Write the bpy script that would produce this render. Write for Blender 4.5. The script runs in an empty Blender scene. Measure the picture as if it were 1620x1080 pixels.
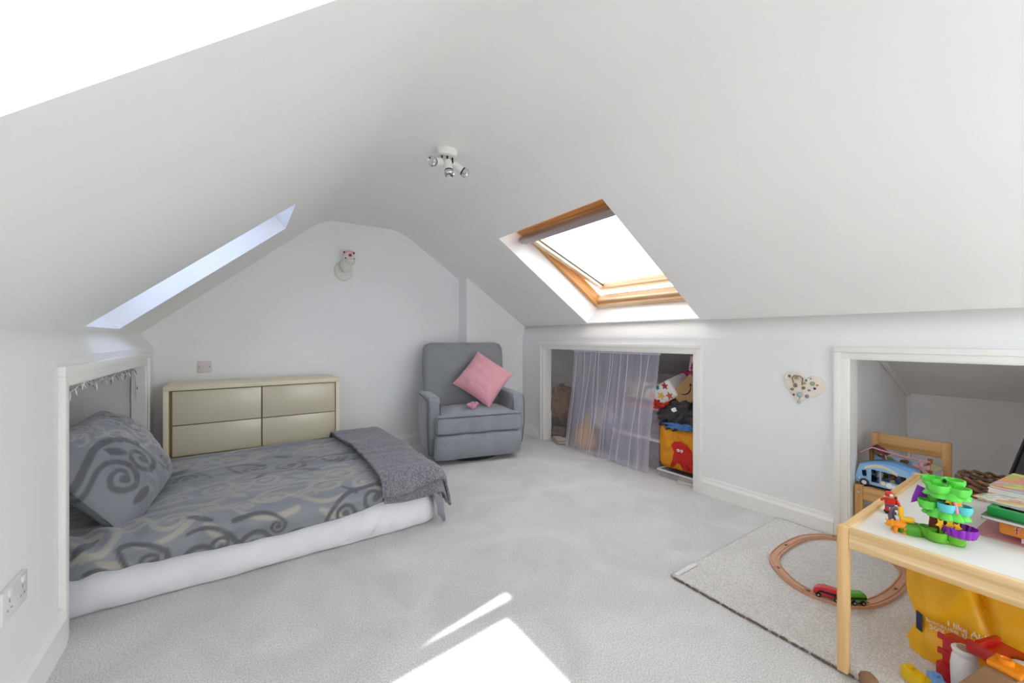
import bpy, bmesh, math, random
import numpy as np
from mathutils import Vector, Matrix, noise
random.seed(7)
PI = math.pi
sc = bpy.context.scene
COL = sc.collection

# ------------------------------------------------------------------ camera, world, sun, exposure
F_PX, VPX, HORIZON = 640.0, 380.0, 534.0
CAM_H = 1.05
yaw = math.atan2(810 - VPX, F_PX)                 # the camera looks to the right of the room's long axis
cd = bpy.data.cameras.new('camera')
cam = bpy.data.objects.new('camera', cd); COL.objects.link(cam)
cam.location = (0, 0, CAM_H)
cam.rotation_euler = (PI / 2, 0, -yaw)
cd.sensor_fit = 'HORIZONTAL'; cd.sensor_width = 36.0
cd.lens = 36.0 * F_PX / 1620.0
cd.shift_y = -(540 - HORIZON) / 1620.0
cd.clip_start = 0.02
sc.camera = cam

w = bpy.data.worlds.new('world'); sc.world = w; w.use_nodes = True
bg = w.node_tree.nodes['Background']
bg.inputs['Color'].default_value = (0.91, 0.955, 1.0, 1)
bg.inputs['Strength'].default_value = 3.4

SUN = Vector((-0.44, -0.33, 1.0)).normalized()    # direction towards the sun
sl = bpy.data.lights.new('sun', 'SUN'); sl.energy = 6.5; sl.angle = math.radians(0.9); sl.color = (1.0, 0.96, 0.9)
so = bpy.data.objects.new('sun', sl); COL.objects.link(so)
so.rotation_euler = SUN.to_track_quat('Z', 'Y').to_euler(); so.location = (-3, -2, 8)

vs = sc.view_settings
sc.display_settings.display_device = 'sRGB'
vs.view_transform = 'Standard'; vs.look = 'None'; vs.gamma = 1.0; vs.use_curve_mapping = False
vs.exposure = 0.80
cy = sc.cycles
cy.max_bounces = 16; cy.diffuse_bounces = 10; cy.glossy_bounces = 4; cy.transmission_bounces = 8
cy.transparent_max_bounces = 24; cy.sample_clamp_indirect = 12.0
cy.caustics_reflective = False; cy.caustics_refractive = False
cy.use_denoising = True

# ------------------------------------------------------------------ materials
def S(hexs, a=1.0):
    h = hexs.lstrip('#'); o = []
    for i in (0, 2, 4):
        v = int(h[i:i + 2], 16) / 255
        o.append(v / 12.92 if v <= 0.04045 else ((v + 0.055) / 1.055) ** 2.4)
    return (*o, a)
MATS = {}
def nodes_of(m):
    m.use_nodes = True
    nt = m.node_tree
    return nt, nt.nodes, nt.links, nt.nodes['Principled BSDF']
def mat(name, col, rough=0.55, metal=0.0, var=0.0, vscale=6.0, bump=0.0, bscale=60.0, spec=0.5, sheen=0.0, coat=0.0, stretch=None):
    """plain surface; var = colour variation, bump = fine relief"""
    if name in MATS: return MATS[name]
    m = bpy.data.materials.new(name); nt, N, L, b = nodes_of(m)
    c = S(col) if isinstance(col, str) else (*col, 1)
    b.inputs['Base Color'].default_value = c
    b.inputs['Roughness'].default_value = rough; b.inputs['Metallic'].default_value = metal
    b.inputs['Specular IOR Level'].default_value = spec
    if sheen: b.inputs['Sheen Weight'].default_value = sheen; b.inputs['Sheen Roughness'].default_value = 0.4
    if coat: b.inputs['Coat Weight'].default_value = coat; b.inputs['Coat Roughness'].default_value = 0.05
    tc = N.new('ShaderNodeTexCoord'); src = tc.outputs['Object']
    if stretch:
        mp = N.new('ShaderNodeMapping'); mp.inputs['Scale'].default_value = stretch; L.new(src, mp.inputs['Vector']); src = mp.outputs['Vector']
    if var:
        n = N.new('ShaderNodeTexNoise'); n.inputs['Scale'].default_value = vscale; n.inputs['Detail'].default_value = 4
        L.new(src, n.inputs['Vector'])
        r = N.new('ShaderNodeValToRGB')
        r.color_ramp.elements[0].position = 0.3; r.color_ramp.elements[1].position = 0.7
        r.color_ramp.elements[0].color = (*[max(0, x * (1 - var)) for x in c[:3]], 1)
        r.color_ramp.elements[1].color = (*[min(1, x * (1 + var)) for x in c[:3]], 1)
        L.new(n.outputs['Fac'], r.inputs['Fac']); L.new(r.outputs['Color'], b.inputs['Base Color'])
    if bump:
        n2 = N.new('ShaderNodeTexNoise'); n2.inputs['Scale'].default_value = bscale; n2.inputs['Detail'].default_value = 3
        L.new(src, n2.inputs['Vector'])
        bp = N.new('ShaderNodeBump'); bp.inputs['Strength'].default_value = bump; bp.inputs['Distance'].default_value = 0.01
        L.new(n2.outputs['Fac'], bp.inputs['Height']); L.new(bp.outputs['Normal'], b.inputs['Normal'])
    MATS[name] = m
    return m
def wood(name, light, dark, axis='Z', scale=1.0, rough=0.45):
    """grain running along the given object axis"""
    if name in MATS: return MATS[name]
    m = bpy.data.materials.new(name); nt, N, L, b = nodes_of(m)
    tc = N.new('ShaderNodeTexCoord'); mp = N.new('ShaderNodeMapping')
    s = {'X': (1.2, 38, 38), 'Y': (38, 1.2, 38), 'Z': (38, 38, 1.2)}[axis]
    mp.inputs['Scale'].default_value = tuple(v * scale for v in s)
    L.new(tc.outputs['Object'], mp.inputs['Vector'])
    n = N.new('ShaderNodeTexNoise'); n.inputs['Scale'].default_value = 1.0; n.inputs['Detail'].default_value = 6; n.inputs['Distortion'].default_value = 0.6
    L.new(mp.outputs['Vector'], n.inputs['Vector'])
    r = N.new('ShaderNodeValToRGB')
    r.color_ramp.elements[0].position = 0.35; r.color_ramp.elements[1].position = 0.62
    r.color_ramp.elements[0].color = S(dark); r.color_ramp.elements[1].color = S(light)
    L.new(n.outputs['Fac'], r.inputs['Fac']); L.new(r.outputs['Color'], b.inputs['Base Color'])
    b.inputs['Roughness'].default_value = rough
    bp = N.new('ShaderNodeBump'); bp.inputs['Strength'].default_value = 0.08; bp.inputs['Distance'].default_value = 0.004
    L.new(n.outputs['Fac'], bp.inputs['Height']); L.new(bp.outputs['Normal'], b.inputs['Normal'])
    MATS[name] = m
    return m
def carpet(name, base, dark, light, patch=1.0):
    m = bpy.data.materials.new(name); nt, N, L, b = nodes_of(m)
    tc = N.new('ShaderNodeTexCoord')
    big = N.new('ShaderNodeTexNoise'); big.inputs['Scale'].default_value = 2.6; big.inputs['Detail'].default_value = 5; big.inputs['Distortion'].default_value = 1.2
    L.new(tc.outputs['Object'], big.inputs['Vector'])
    r = N.new('ShaderNodeValToRGB'); r.color_ramp.elements[0].position = 0.36; r.color_ramp.elements[1].position = 0.66
    r.color_ramp.elements[0].color = S(base); r.color_ramp.elements[1].color = S(light)
    L.new(big.outputs['Fac'], r.inputs['Fac'])
    fine = N.new('ShaderNodeTexNoise'); fine.inputs['Scale'].default_value = 200; fine.inputs['Detail'].default_value = 3; fine.inputs['Roughness'].default_value = 0.7
    L.new(tc.outputs['Object'], fine.inputs['Vector'])
    r2 = N.new('ShaderNodeValToRGB'); r2.color_ramp.elements[0].position = 0.36; r2.color_ramp.elements[1].position = 0.60
    r2.color_ramp.elements[0].color = S(dark); r2.color_ramp.elements[1].color = (1, 1, 1, 1)
    L.new(fine.outputs['Fac'], r2.inputs['Fac'])
    mx = N.new('ShaderNodeMix'); mx.data_type = 'RGBA'; mx.blend_type = 'MULTIPLY'; mx.inputs['Factor'].default_value = 0.55
    L.new(r.outputs['Color'], mx.inputs[6]); L.new(r2.outputs['Color'], mx.inputs[7])
    L.new(mx.outputs[2], b.inputs['Base Color'])
    b.inputs['Roughness'].default_value = 0.95; b.inputs['Specular IOR Level'].default_value = 0.1
    bp = N.new('ShaderNodeBump'); bp.inputs['Strength'].default_value = 0.7; bp.inputs['Distance'].default_value = 0.012
    L.new(fine.outputs['Fac'], bp.inputs['Height']); L.new(bp.outputs['Normal'], b.inputs['Normal'])
    MATS[name] = m
    return m
def glass(name, tint=(0.96, 0.98, 0.98)):
    m = bpy.data.materials.new(name); nt, N, L, b = nodes_of(m)
    N.remove(b); out = N['Material Output']
    t = N.new('ShaderNodeBsdfTransparent'); t.inputs['Color'].default_value = (*tint, 1)
    g = N.new('ShaderNodeBsdfGlossy'); g.inputs['Roughness'].default_value = 0.02
    lw = N.new('ShaderNodeLayerWeight'); lw.inputs['Blend'].default_value = 0.5
    pw = N.new('ShaderNodeMath'); pw.operation = 'POWER'; pw.inputs[1].default_value = 5.0; L.new(lw.outputs['Facing'], pw.inputs[0])
    ma = N.new('ShaderNodeMath'); ma.operation = 'MULTIPLY_ADD'; ma.inputs[1].default_value = 0.6; ma.inputs[2].default_value = 0.035; L.new(pw.outputs[0], ma.inputs[0])
    mx = N.new('ShaderNodeMixShader'); L.new(ma.outputs[0], mx.inputs[0]); L.new(t.outputs[0], mx.inputs[1]); L.new(g.outputs[0], mx.inputs[2])
    L.new(mx.outputs[0], out.inputs['Surface']); MATS[name] = m
    return m
def sheer(name, col, alpha, translucent=0.5):
    """see-through cloth or film: part open weave, part diffusing fibre"""
    m = bpy.data.materials.new(name); nt, N, L, b = nodes_of(m)
    N.remove(b); out = N['Material Output']
    t = N.new('ShaderNodeBsdfTransparent')
    d = N.new('ShaderNodeBsdfDiffuse'); d.inputs['Color'].default_value = S(col)
    tr = N.new('ShaderNodeBsdfTranslucent'); tr.inputs['Color'].default_value = S(col)
    m1 = N.new('ShaderNodeMixShader'); m1.inputs[0].default_value = translucent; L.new(d.outputs[0], m1.inputs[1]); L.new(tr.outputs[0], m1.inputs[2])
    m2 = N.new('ShaderNodeMixShader'); m2.inputs[0].default_value = alpha; L.new(t.outputs[0], m2.inputs[1]); L.new(m1.outputs[0], m2.inputs[2])
    L.new(m2.outputs[0], out.inputs['Surface']); MATS[name] = m
    return m
def attr_mat(name, cols, rough=0.4, sheen=0.3, bump=0.15, bscale=500, spec=0.5):
    """cloth whose woven pattern is stored in two mesh attributes: beige scrolls and dark scrolls"""
    m = bpy.data.materials.new(name); nt, N, L, b = nodes_of(m)
    prev = None
    for nm, c in (('beige_scroll', cols[1]), ('dark_scroll', cols[2])):
        a = N.new('ShaderNodeAttribute'); a.attribute_name = nm
        mx = N.new('ShaderNodeMix'); mx.data_type = 'RGBA'; L.new(a.outputs['Fac'], mx.inputs['Factor'])
        if prev is None: mx.inputs[6].default_value = S(cols[0])
        else: L.new(prev, mx.inputs[6])
        mx.inputs[7].default_value = S(c); prev = mx.outputs[2]
    L.new(prev, b.inputs['Base Color'])
    b.inputs['Roughness'].default_value = rough; b.inputs['Sheen Weight'].default_value = sheen; b.inputs['Specular IOR Level'].default_value = spec
    tc = N.new('ShaderNodeTexCoord'); n = N.new('ShaderNodeTexNoise'); n.inputs['Scale'].default_value = bscale; L.new(tc.outputs['Object'], n.inputs['Vector'])
    bp = N.new('ShaderNodeBump'); bp.inputs['Strength'].default_value = bump; bp.inputs['Distance'].default_value = 0.003
    L.new(n.outputs['Fac'], bp.inputs['Height']); L.new(bp.outputs['Normal'], b.inputs['Normal'])
    MATS[name] = m
    return m
def patches(name, cols, scale=12.0, rough=0.4, coord='Object', smooth=False):
    """printed paper or patterned cloth: cells of several colours"""
    if name in MATS: return MATS[name]
    m = bpy.data.materials.new(name); nt, N, L, b = nodes_of(m)
    tc = N.new('ShaderNodeTexCoord')
    if smooth:
        v = N.new('ShaderNodeTexNoise'); v.inputs['Scale'].default_value = scale; v.inputs['Detail'].default_value = 2; o = v.outputs['Fac']; v.inputs['Distortion'].default_value = 1.5
    else:
        v = N.new('ShaderNodeTexVoronoi'); v.inputs['Scale'].default_value = scale; sp = N.new('ShaderNodeSeparateColor'); L.new(v.outputs['Color'], sp.inputs[0]); o = sp.outputs[0]
    L.new(tc.outputs[coord], v.inputs['Vector'])
    r = N.new('ShaderNodeValToRGB'); e = r.color_ramp.elements; n = len(cols)
    r.color_ramp.interpolation = 'LINEAR' if smooth else 'CONSTANT'
    lo, hi = (0.3, 0.7) if smooth else (0.0, 1.0)
    e[0].position = lo; e[0].color = S(cols[0])
    e[1].position = lo + (hi - lo) * (n - 1) / n; e[1].color = S(cols[-1])
    for i in range(1, n - 1):
        x = e.new(lo + (hi - lo) * i / n); x.color = S(cols[i])
    L.new(o, r.inputs['Fac']); L.new(r.outputs['Color'], b.inputs['Base Color'])
    b.inputs['Roughness'].default_value = rough
    MATS[name] = m
    return m

M_WALL = mat('wall_paint', (0.83, 0.83, 0.835), 0.7, var=0.012, vscale=3, bump=0.05, bscale=25, spec=0.3)
M_CEIL = mat('ceiling_paint', (0.85, 0.847, 0.83), 0.75, var=0.01, vscale=2, bump=0.04, bscale=14, spec=0.3)
M_ALC = mat('alcove_paint', (0.83, 0.815, 0.81), 0.75, var=0.03, vscale=5, bump=0.05, bscale=25, spec=0.2)
M_TRIM = mat('trim_gloss', (0.86, 0.85, 0.82), 0.35, bump=0.02, bscale=18)
M_CARPET = carpet('carpet', 'eae7e5', 'a9a5a2', 'f7f5f4')
M_RUG = carpet('carpet_offcut', 'efebe8', 'b0aaa5', 'f6f3f0')
M_PINE = wood('pine_x', 'e8c690', 'd2a468', 'X'); M_PINEY = wood('pine_y', 'f0d6a8', 'cfa468', 'Y'); M_PINEZ = wood('pine_z', 'e6c08a', 'd0a062', 'Z')
M_FRAMEW = wood('window_pine_y', 'dba161', 'b9742f', 'Y'); M_FRAMEX = wood('window_pine_x', 'dba161', 'bd7b38', 'X')
M_PALEW = wood('sash_pine', 'e6cfae', 'cda878', 'Y'); M_PALEWX = wood('sash_pine_side', 'e8d8c0', 'd3b48a', 'X')
M_BEECH = mat('beech', 'c8987a', 0.5, var=0.07, vscale=30, stretch=(1, 1, 1))
M_BLACK = mat('black_plastic', '151517', 0.35)
M_DKMET = mat('dark_metal', '4a4644', 0.35, metal=0.8)
M_CHROME = mat('chrome', 'd9dadc', 0.12, metal=1.0)
M_WHITEP = mat('white_plastic', 'eceae6', 0.3)
M_GLASS = glass('window_glass')

# ------------------------------------------------------------------ mesh helpers
def finish(me, smooth):
    if smooth is not None:
        me.shade_smooth()
        me.set_sharp_from_angle(angle=math.radians(smooth))
def obj(name, bm, m, parent=None, smooth=35):
    """one mesh object; bm is in the parent's local space"""
    me = bpy.data.meshes.new(name); bmesh.ops.recalc_face_normals(bm, faces=bm.faces[:])
    bm.to_mesh(me); bm.free(); finish(me, smooth)
    o = bpy.data.objects.new(name, me); COL.objects.link(o)
    for x in (m if isinstance(m, (list, tuple)) else [m]): me.materials.append(x)
    if parent: o.parent = parent
    return o
def mesh_obj(name, verts, faces, m, parent=None, smooth=40):
    me = bpy.data.meshes.new(name); me.from_pydata([tuple(v) for v in verts], [], faces); me.update(); finish(me, smooth)
    o = bpy.data.objects.new(name, me); COL.objects.link(o); me.materials.append(m)
    if parent: o.parent = parent
    return o
def thing(name, label, cat, loc=(0, 0, 0), rotz=0.0, group=None, rot=None):
    o = bpy.data.objects.new(name, None); COL.objects.link(o); o.empty_display_size = 0.05
    o.location = loc; o.rotation_euler = rot if rot else (0, 0, rotz)
    o['label'] = label; o['category'] = cat
    if group: o['group'] = group
    return o
def tag(o, label, cat, group=None):
    o['label'] = label; o['category'] = cat
    if group: o['group'] = group
    return o
def struct(o, label=None):
    o['kind'] = 'structure'
    if label: o['label'] = label
    return o
def dup(root, loc=None, rotz=None, label=None, group=None):
    r = root.copy(); COL.objects.link(r)
    if loc is not None: r.location = loc
    if rotz is not None: r.rotation_euler = (0, 0, rotz)
    if label: r['label'] = label
    if group: r['group'] = group
    for ch in list(root.children):
        c = ch.copy(); COL.objects.link(c); c.parent = r
        for g in ch.children:
            d = g.copy(); COL.objects.link(d); d.parent = c
    return r
def B(): return bmesh.new()
def box(bm, x0, x1, y0, y1, z0, z1, bev=0.0, seg=2, mx=None):
    t = bmesh.new()
    bmesh.ops.create_cube(t, size=1)
    for v in t.verts:
        v.co = Vector((x0 + (v.co.x + .5) * (x1 - x0), y0 + (v.co.y + .5) * (y1 - y0), z0 + (v.co.z + .5) * (z1 - z0)))
    if bev: bmesh.ops.bevel(t, geom=t.edges[:], offset=bev, segments=seg, profile=0.6, affect='EDGES')
    if mx is not None: t.transform(mx)
    add(bm, t)
    return bm
def add(bm, t, mat_index=None):
    me = bpy.data.meshes.new('tmp'); t.to_mesh(me); n0 = len(bm.faces)
    bm.from_mesh(me); bpy.data.meshes.remove(me); t.free()
    if mat_index is not None:
        bm.faces.ensure_lookup_table()
        for f in bm.faces[n0:]: f.material_index = mat_index
def prism(bm, pts, p0, ex, ey, depth, bev=0.0, seg=2):
    """polygon pts (a,b) in the plane p0 + a*ex + b*ey, extruded by the vector depth"""
    t = bmesh.new(); p0 = Vector(p0); ex = Vector(ex); ey = Vector(ey); d = Vector(depth)
    va = [t.verts.new(p0 + ex * a + ey * b) for a, b in pts]; vb = [t.verts.new(v.co + d) for v in va]
    n = len(pts)
    t.faces.new(va); t.faces.new(vb[::-1])
    for i in range(n): t.faces.new((va[i], vb[i], vb[(i + 1) % n], va[(i + 1) % n]))
    bmesh.ops.recalc_face_normals(t, faces=t.faces[:])
    if bev:
        caps = [e for e in t.edges if len(e.link_faces) == 2 and any(len(f.verts) == n for f in e.link_faces)] if n > 4 else t.edges[:]
        bmesh.ops.bevel(t, geom=caps, offset=bev, segments=seg, profile=0.6, affect='EDGES')
    add(bm, t)
    return bm
def tube(bm, pts, r, seg=8, cap=True, r1=None, closed=False):
    pts = [Vector(p) for p in pts]; n = len(pts); t = bmesh.new(); rings = []
    up = None
    for i, p in enumerate(pts):
        if closed: d = pts[(i + 1) % n] - pts[i - 1]
        else: d = pts[min(i + 1, n - 1)] - pts[max(i - 1, 0)]
        d.normalize()
        if up is None: up = d.orthogonal().normalized()
        a = (up - d * up.dot(d))
        a = a.normalized() if a.length > 1e-6 else d.orthogonal().normalized()
        up = a; b = d.cross(a)
        rr = (r[i] if isinstance(r, (list, tuple)) else (r if r1 is None else r + (r1 - r) * i / max(1, n - 1)))
        rings.append([t.verts.new(p + (a * math.cos(2 * PI * k / seg) + b * math.sin(2 * PI * k / seg)) * rr) for k in range(seg)])
    for i in range(n if closed else n - 1):
        A, Bq = rings[i], rings[(i + 1) % n]
        for k in range(seg): t.faces.new((A[k], A[(k + 1) % seg], Bq[(k + 1) % seg], Bq[k]))
    if cap and not closed: t.faces.new(rings[0][::-1]); t.faces.new(rings[-1])
    add(bm, t)
    return bm
def lathe(bm, prof, center=(0, 0, 0), seg=24, mx=None, sx=1.0, sy=1.0, wob=None):
    """profile (r, z) turned about z; wob(angle) scales the radius"""
    t = bmesh.new(); rings = []
    for r, z in prof:
        if r < 1e-6: rings.append([t.verts.new((0, 0, z))])
        else:
            rings.append([t.verts.new((r * sx * (wob(2 * PI * k / seg) if wob else 1) * math.cos(2 * PI * k / seg), r * sy * (wob(2 * PI * k / seg) if wob else 1) * math.sin(2 * PI * k / seg), z)) for k in range(seg)])
    for i in range(len(rings) - 1):
        A, C = rings[i], rings[i + 1]
        for k in range(seg):
            k2 = (k + 1) % seg
            if len(A) == 1 and len(C) == 1: continue
            if len(A) == 1: t.faces.new((A[0], C[k2], C[k]))
            elif len(C) == 1: t.faces.new((A[k], A[k2], C[0]))
            else: t.faces.new((A[k], A[k2], C[k2], C[k]))
    if len(rings[0]) > 1: t.faces.new(rings[0][::-1])
    if len(rings[-1]) > 1: t.faces.new(rings[-1])
    M = Matrix.Translation(Vector(center))
    if mx is not None: M = M @ mx
    t.transform(M); add(bm, t)
    return bm
def ball(bm, c, r, sx=1, sy=1, sz=1, u=14, v=8, mx=None):
    t = bmesh.new(); bmesh.ops.create_uvsphere(t, u_segments=u, v_segments=v, radius=r)
    M = Matrix.Translation(Vector(c))
    if mx is not None: M = M @ mx
    t.transform(M @ Matrix.Diagonal((sx, sy, sz, 1))); add(bm, t)
    return bm
def R(a, ax): return Matrix.Rotation(math.radians(a), 4, ax)
def grid_faces(nu, nv, wrap_u=False):
    f = []
    for i in range(nu - (0 if wrap_u else 1)):
        for j in range(nv - 1):
            a = i * nv + j; b = ((i + 1) % nu) * nv + j
            f.append((a, b, b + 1, a + 1))
    return f
def nz(x, y, z=0.0): return noise.noise(Vector((x, y, z)))
def fbm(x, y, z=0.0, o=3): return noise.fractal(Vector((x, y, z)), 1.0, 2.0, o)
def text_mesh(s, size, align='LEFT', bold=False):
    c = bpy.data.curves.new('t', 'FONT'); c.body = s; c.size = size; c.align_x = align; c.resolution_u = 3
    if bold: c.offset = size * 0.02
    o = bpy.data.objects.new('t', c); COL.objects.link(o)
    bpy.context.view_layer.update()
    dg = bpy.context.evaluated_depsgraph_get()
    me = bpy.data.meshes.new_from_object(o.evaluated_get(dg))
    vs_ = [tuple(v.co) for v in me.vertices]; fs = [tuple(p.vertices) for p in me.polygons]
    bpy.data.objects.remove(o); bpy.data.curves.remove(c); bpy.data.meshes.remove(me)
    return vs_, fs
def cushion_mesh(W, H, T, nu=36, nv=36, p=2.6, pinch=0.07, wr=0.006, seed=0):
    """plump pillow in local x (W), y (H), z (thickness)"""
    V = []; Fc = []
    for side in (1, -1):
        for i in range(nu):
            for j in range(nv):
                u = -1 + 2 * i / (nu - 1); v = -1 + 2 * j / (nv - 1)
                e = max(0, (1 - abs(u) ** p)) ** 0.5 * max(0, (1 - abs(v) ** p)) ** 0.5
                x = u * W / 2 * (1 - pinch * (1 - v * v)); y = v * H / 2 * (1 - pinch * (1 - u * u))
                z = side * T / 2 * e + wr * fbm(x * 9 + seed, y * 9, side * 3.0) * (0.3 + e)
                V.append(Vector((x, y, z)))
    n = nu * nv
    f1 = grid_faces(nu, nv)
    return V, f1 + [tuple(k + n for k in q[::-1]) for q in f1]

# ------------------------------------------------------------------ the room
XL, XR = -0.515, 2.60                       # knee walls
YB, YBOX, YF = 3.84, 3.66, -1.30            # back wall, boxed part of it, wall behind the camera
LK, LC = (XL, 0.982), (-0.589, 1.077)       # left: top of knee wall, foot of slope
RK, RC = (XR, 1.048), (2.63, 1.172)
PL, PR = math.radians(40.0), math.radians(34.0)
ZC = 2.08
LT = (LC[0] + (ZC - LC[1]) / math.tan(PL), ZC)
RT = (RC[0] - (ZC - RC[1]) / math.tan(PR), ZC)
tl = Vector((math.cos(PL), 0, math.sin(PL))); nl = Vector((-math.sin(PL), 0, math.cos(PL)))     # up-slope, outward
tr = Vector((-math.cos(PR), 0, math.sin(PR))); nr = Vector((math.sin(PR), 0, math.cos(PR)))
L0 = Vector((LC[0], 0, LC[1])); R0 = Vector((RC[0], 0, RC[1]))
WELLS_L = [(0.15, 0.835, 0.035, 1.10), (2.50, 3.105, 0.035, 1.10)]   # y0, y1, t0, t1
WELLS_R = [(1.585, 2.667, 0.019, 1.16), (-1.05, -0.12, 0.019, 1.16)]  # the second well belongs to the added, unseen roof window

def rect_plane_with_holes(bm, P, a0, a1, b0, b1, holes):
    """faces over [a0,a1]x[b0,b1] minus holes; P(a,b) gives the point"""
    As = sorted({a0, a1, *[h[0] for h in holes], *[h[1] for h in holes]}); Bs = sorted({b0, b1, *[h[2] for h in holes], *[h[3] for h in holes]})
    cache = {}
    def vv(a, b):
        if (a, b) not in cache: cache[(a, b)] = bm.verts.new(P(a, b))
        return cache[(a, b)]
    for i in range(len(As) - 1):
        for j in range(len(Bs) - 1):
            ca, cb = (As[i] + As[i + 1]) / 2, (Bs[j] + Bs[j + 1]) / 2
            if any(h[0] < ca < h[1] and h[2] < cb < h[3] for h in holes): continue
            bm.faces.new((vv(As[i], Bs[j]), vv(As[i + 1], Bs[j]), vv(As[i + 1], Bs[j + 1]), vv(As[i], Bs[j + 1])))

# floor
bm = B(); box(bm, -1.9, 4.0, YF - 0.1, YB + 0.1, -0.08, 0.0)
struct(obj('floor', bm, M_CARPET), 'pale grey fitted carpet floor of the attic room')

# ceiling: sill strips, two slopes with their wells, rounded ridges and the flat middle
FIL = 0.13
bm = B()
lenL = (Vector((LT[0], 0, LT[1])) - L0).length; lenR = (Vector((RT[0], 0, RT[1])) - R0).length
rect_plane_with_holes(bm, lambda y, t: L0 + tl * t + Vector((0, y, 0)), YF, YB, 0.0, lenL - FIL, WELLS_L)
rect_plane_with_holes(bm, lambda y, t: R0 + tr * t + Vector((0, y, 0)), YF, YB, 0.0, lenR - FIL, WELLS_R)
def bez(p, c, q, n=8): return [(p * (1 - s) ** 2 + c * 2 * s * (1 - s) + q * s * s) for s in [i / n for i in range(n + 1)]]
cl = bez(L0 + tl * (lenL - FIL), Vector((LT[0], 0, ZC)), Vector((LT[0] + FIL, 0, ZC)))
cr = bez(Vector((RT[0] - FIL, 0, ZC)), Vector((RT[0], 0, ZC)), R0 + tr * (lenR - FIL))
prof = cl + cr
rows = [[bm.verts.new(p + Vector((0, y, 0))) for p in prof] for y in (YF, YB)]
for i in range(len(prof) - 1): bm.faces.new((rows[0][i], rows[0][i + 1], rows[1][i + 1], rows[1][i]))
for a, b in ((LK, LC), (RK, RC)):
    q = [bm.verts.new((a[0], YF, a[1])), bm.verts.new((b[0], YF, b[1])), bm.verts.new((b[0], YB, b[1])), bm.verts.new((a[0], YB, a[1]))]
    bm.faces.new(q)
bmesh.ops.remove_doubles(bm, verts=bm.verts[:], dist=0.0005)
struct(obj('ceiling', bm, M_CEIL, smooth=25), 'white plastered attic ceiling with two slopes')

# knee walls with their openings
OP_L = (2.065, 3.52, 0.885)
OP_R1 = (1.613, 3.279, 0.945)
OP_R2 = (-0.25, 0.766, 0.948)
def knee(name, x0, x1, ztop, ops):
    bm = B(); ys = [YF]; 
    for y0, y1, z in ops: ys += [y0, y1]
    ys.append(YB)
    pts = [(YF, 0)]
    for y0, y1, z in ops: pts += [(y0, 0), (y0, z), (y1, z), (y1, 0)]
    pts += [(YB, 0), (YB, ztop), (YF, ztop)]
    prism(bm, pts, (x0, 0, 0), (0, 1, 0), (0, 0, 1), (x1 - x0, 0, 0))
    return struct(obj(name, bm, M_WALL, smooth=None))
knee('wall_left', XL, XL - 0.05, LK[1], [OP_L])
knee('wall_right', XR, XR + 0.03, RK[1], [OP_R2, OP_R1])

# back wall, its boxed-in part and the wall behind the camera
prof2 = [(XL - .06, 0), (XR + .04, 0), (XR + .04, RK[1]), (RC[0] + 0.02, RC[1])] + [(p.x, p.z + 0.01) for p in prof[::-1]] + [(LC[0] - 0.02, LC[1]), (XL - .06, LK[1])]
bm = B(); prism(bm, prof2, (0, YB, 0), (1, 0, 0), (0, 0, 1), (0, 0.06, 0)); struct(obj('wall_back', bm, M_WALL, smooth=None))
zs = lambda x: RC[1] + (RC[0] - x) * math.tan(PR)
bm = B(); prism(bm, [(1.905, 0), (XR + .02, 0), (XR + .02, RK[1]), (RC[0], RC[1] + .005), (1.905, zs(1.905) + .005)], (0, YBOX, 0), (1, 0, 0), (0, 0, 1), (0, YB - YBOX, 0)); struct(obj('wall_boxing', bm, M_WALL, smooth=None))
GW = (0.50, 2.10, 0.10, 1.50)
bm = B()
def hole_wall(bm, y):
    out = [bm.verts.new((a, y, b)) for a, b in prof2]
    inn = [bm.verts.new((a, y, b)) for a, b in ((GW[0], GW[2]), (GW[1], GW[2]), (GW[1], GW[3]), (GW[0], GW[3]))]
    es = [bm.edges.new((out[i], out[(i + 1) % len(out)])) for i in range(len(out))] + [bm.edges.new((inn[i], inn[(i + 1) % 4])) for i in range(4)]
    bmesh.ops.triangle_fill(bm, use_beauty=True, edges=es)
    return inn
a = hole_wall(bm, YF); b = hole_wall(bm, YF - 0.12)
for i in range(4): bm.faces.new((a[i], a[(i + 1) % 4], b[(i + 1) % 4], b[i]))
struct(obj('wall_front', bm, M_WALL, smooth=None))

# eaves cupboards behind the knee walls
def eaves(name, side, y0, y1, x_in, ztop, x_sl, z_sl, x_back, z_back):
    """side walls, sloping roof and back of a cupboard; profile from the opening to the eaves"""
    bm = B()
    P = [(x_in, 0.0), (x_in, ztop), (x_sl, z_sl), (x_back, z_back), (x_back, 0.0)]
    va = [bm.verts.new((x, y0, z)) for x, z in P]; vb = [bm.verts.new((x, y1, z)) for x, z in P]
    bm.faces.new(va); bm.faces.new(vb)
    for i in range(1, 4): bm.faces.new((va[i], va[i + 1], vb[i + 1], vb[i]))
    return struct(obj(name, bm, M_ALC, smooth=None))
eaves('wall_recess_left', -1, OP_L[0] - 0.015, OP_L[1] + 0.015, XL - 0.05, 0.965, XL - 0.10, 0.965, -1.55, 0.16)
eaves('wall_cupboard_right', 1, OP_R1[0] - 0.015, OP_R1[1] + 0.3, XR + 0.03, 1.03, 3.0, 1.02, 3.79, 0.66)
eaves('wall_alcove_right', 1, OP_R2[0] - 0.02, OP_R2[1] + 0.03, XR + 0.03, 1.03, 3.0, 1.02, 3.79, 0.67)
# battens lining the far corner of the right alcove
bm = B(); yb = OP_R2[1] + 0.03
tube(bm, [(3.0, yb - .012, 1.01), (3.785, yb - .012, 0.665), (3.785, yb - .012, 0.0)], 0.014, 6); struct(obj('trim_4', bm, M_ALC, smooth=None))

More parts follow.
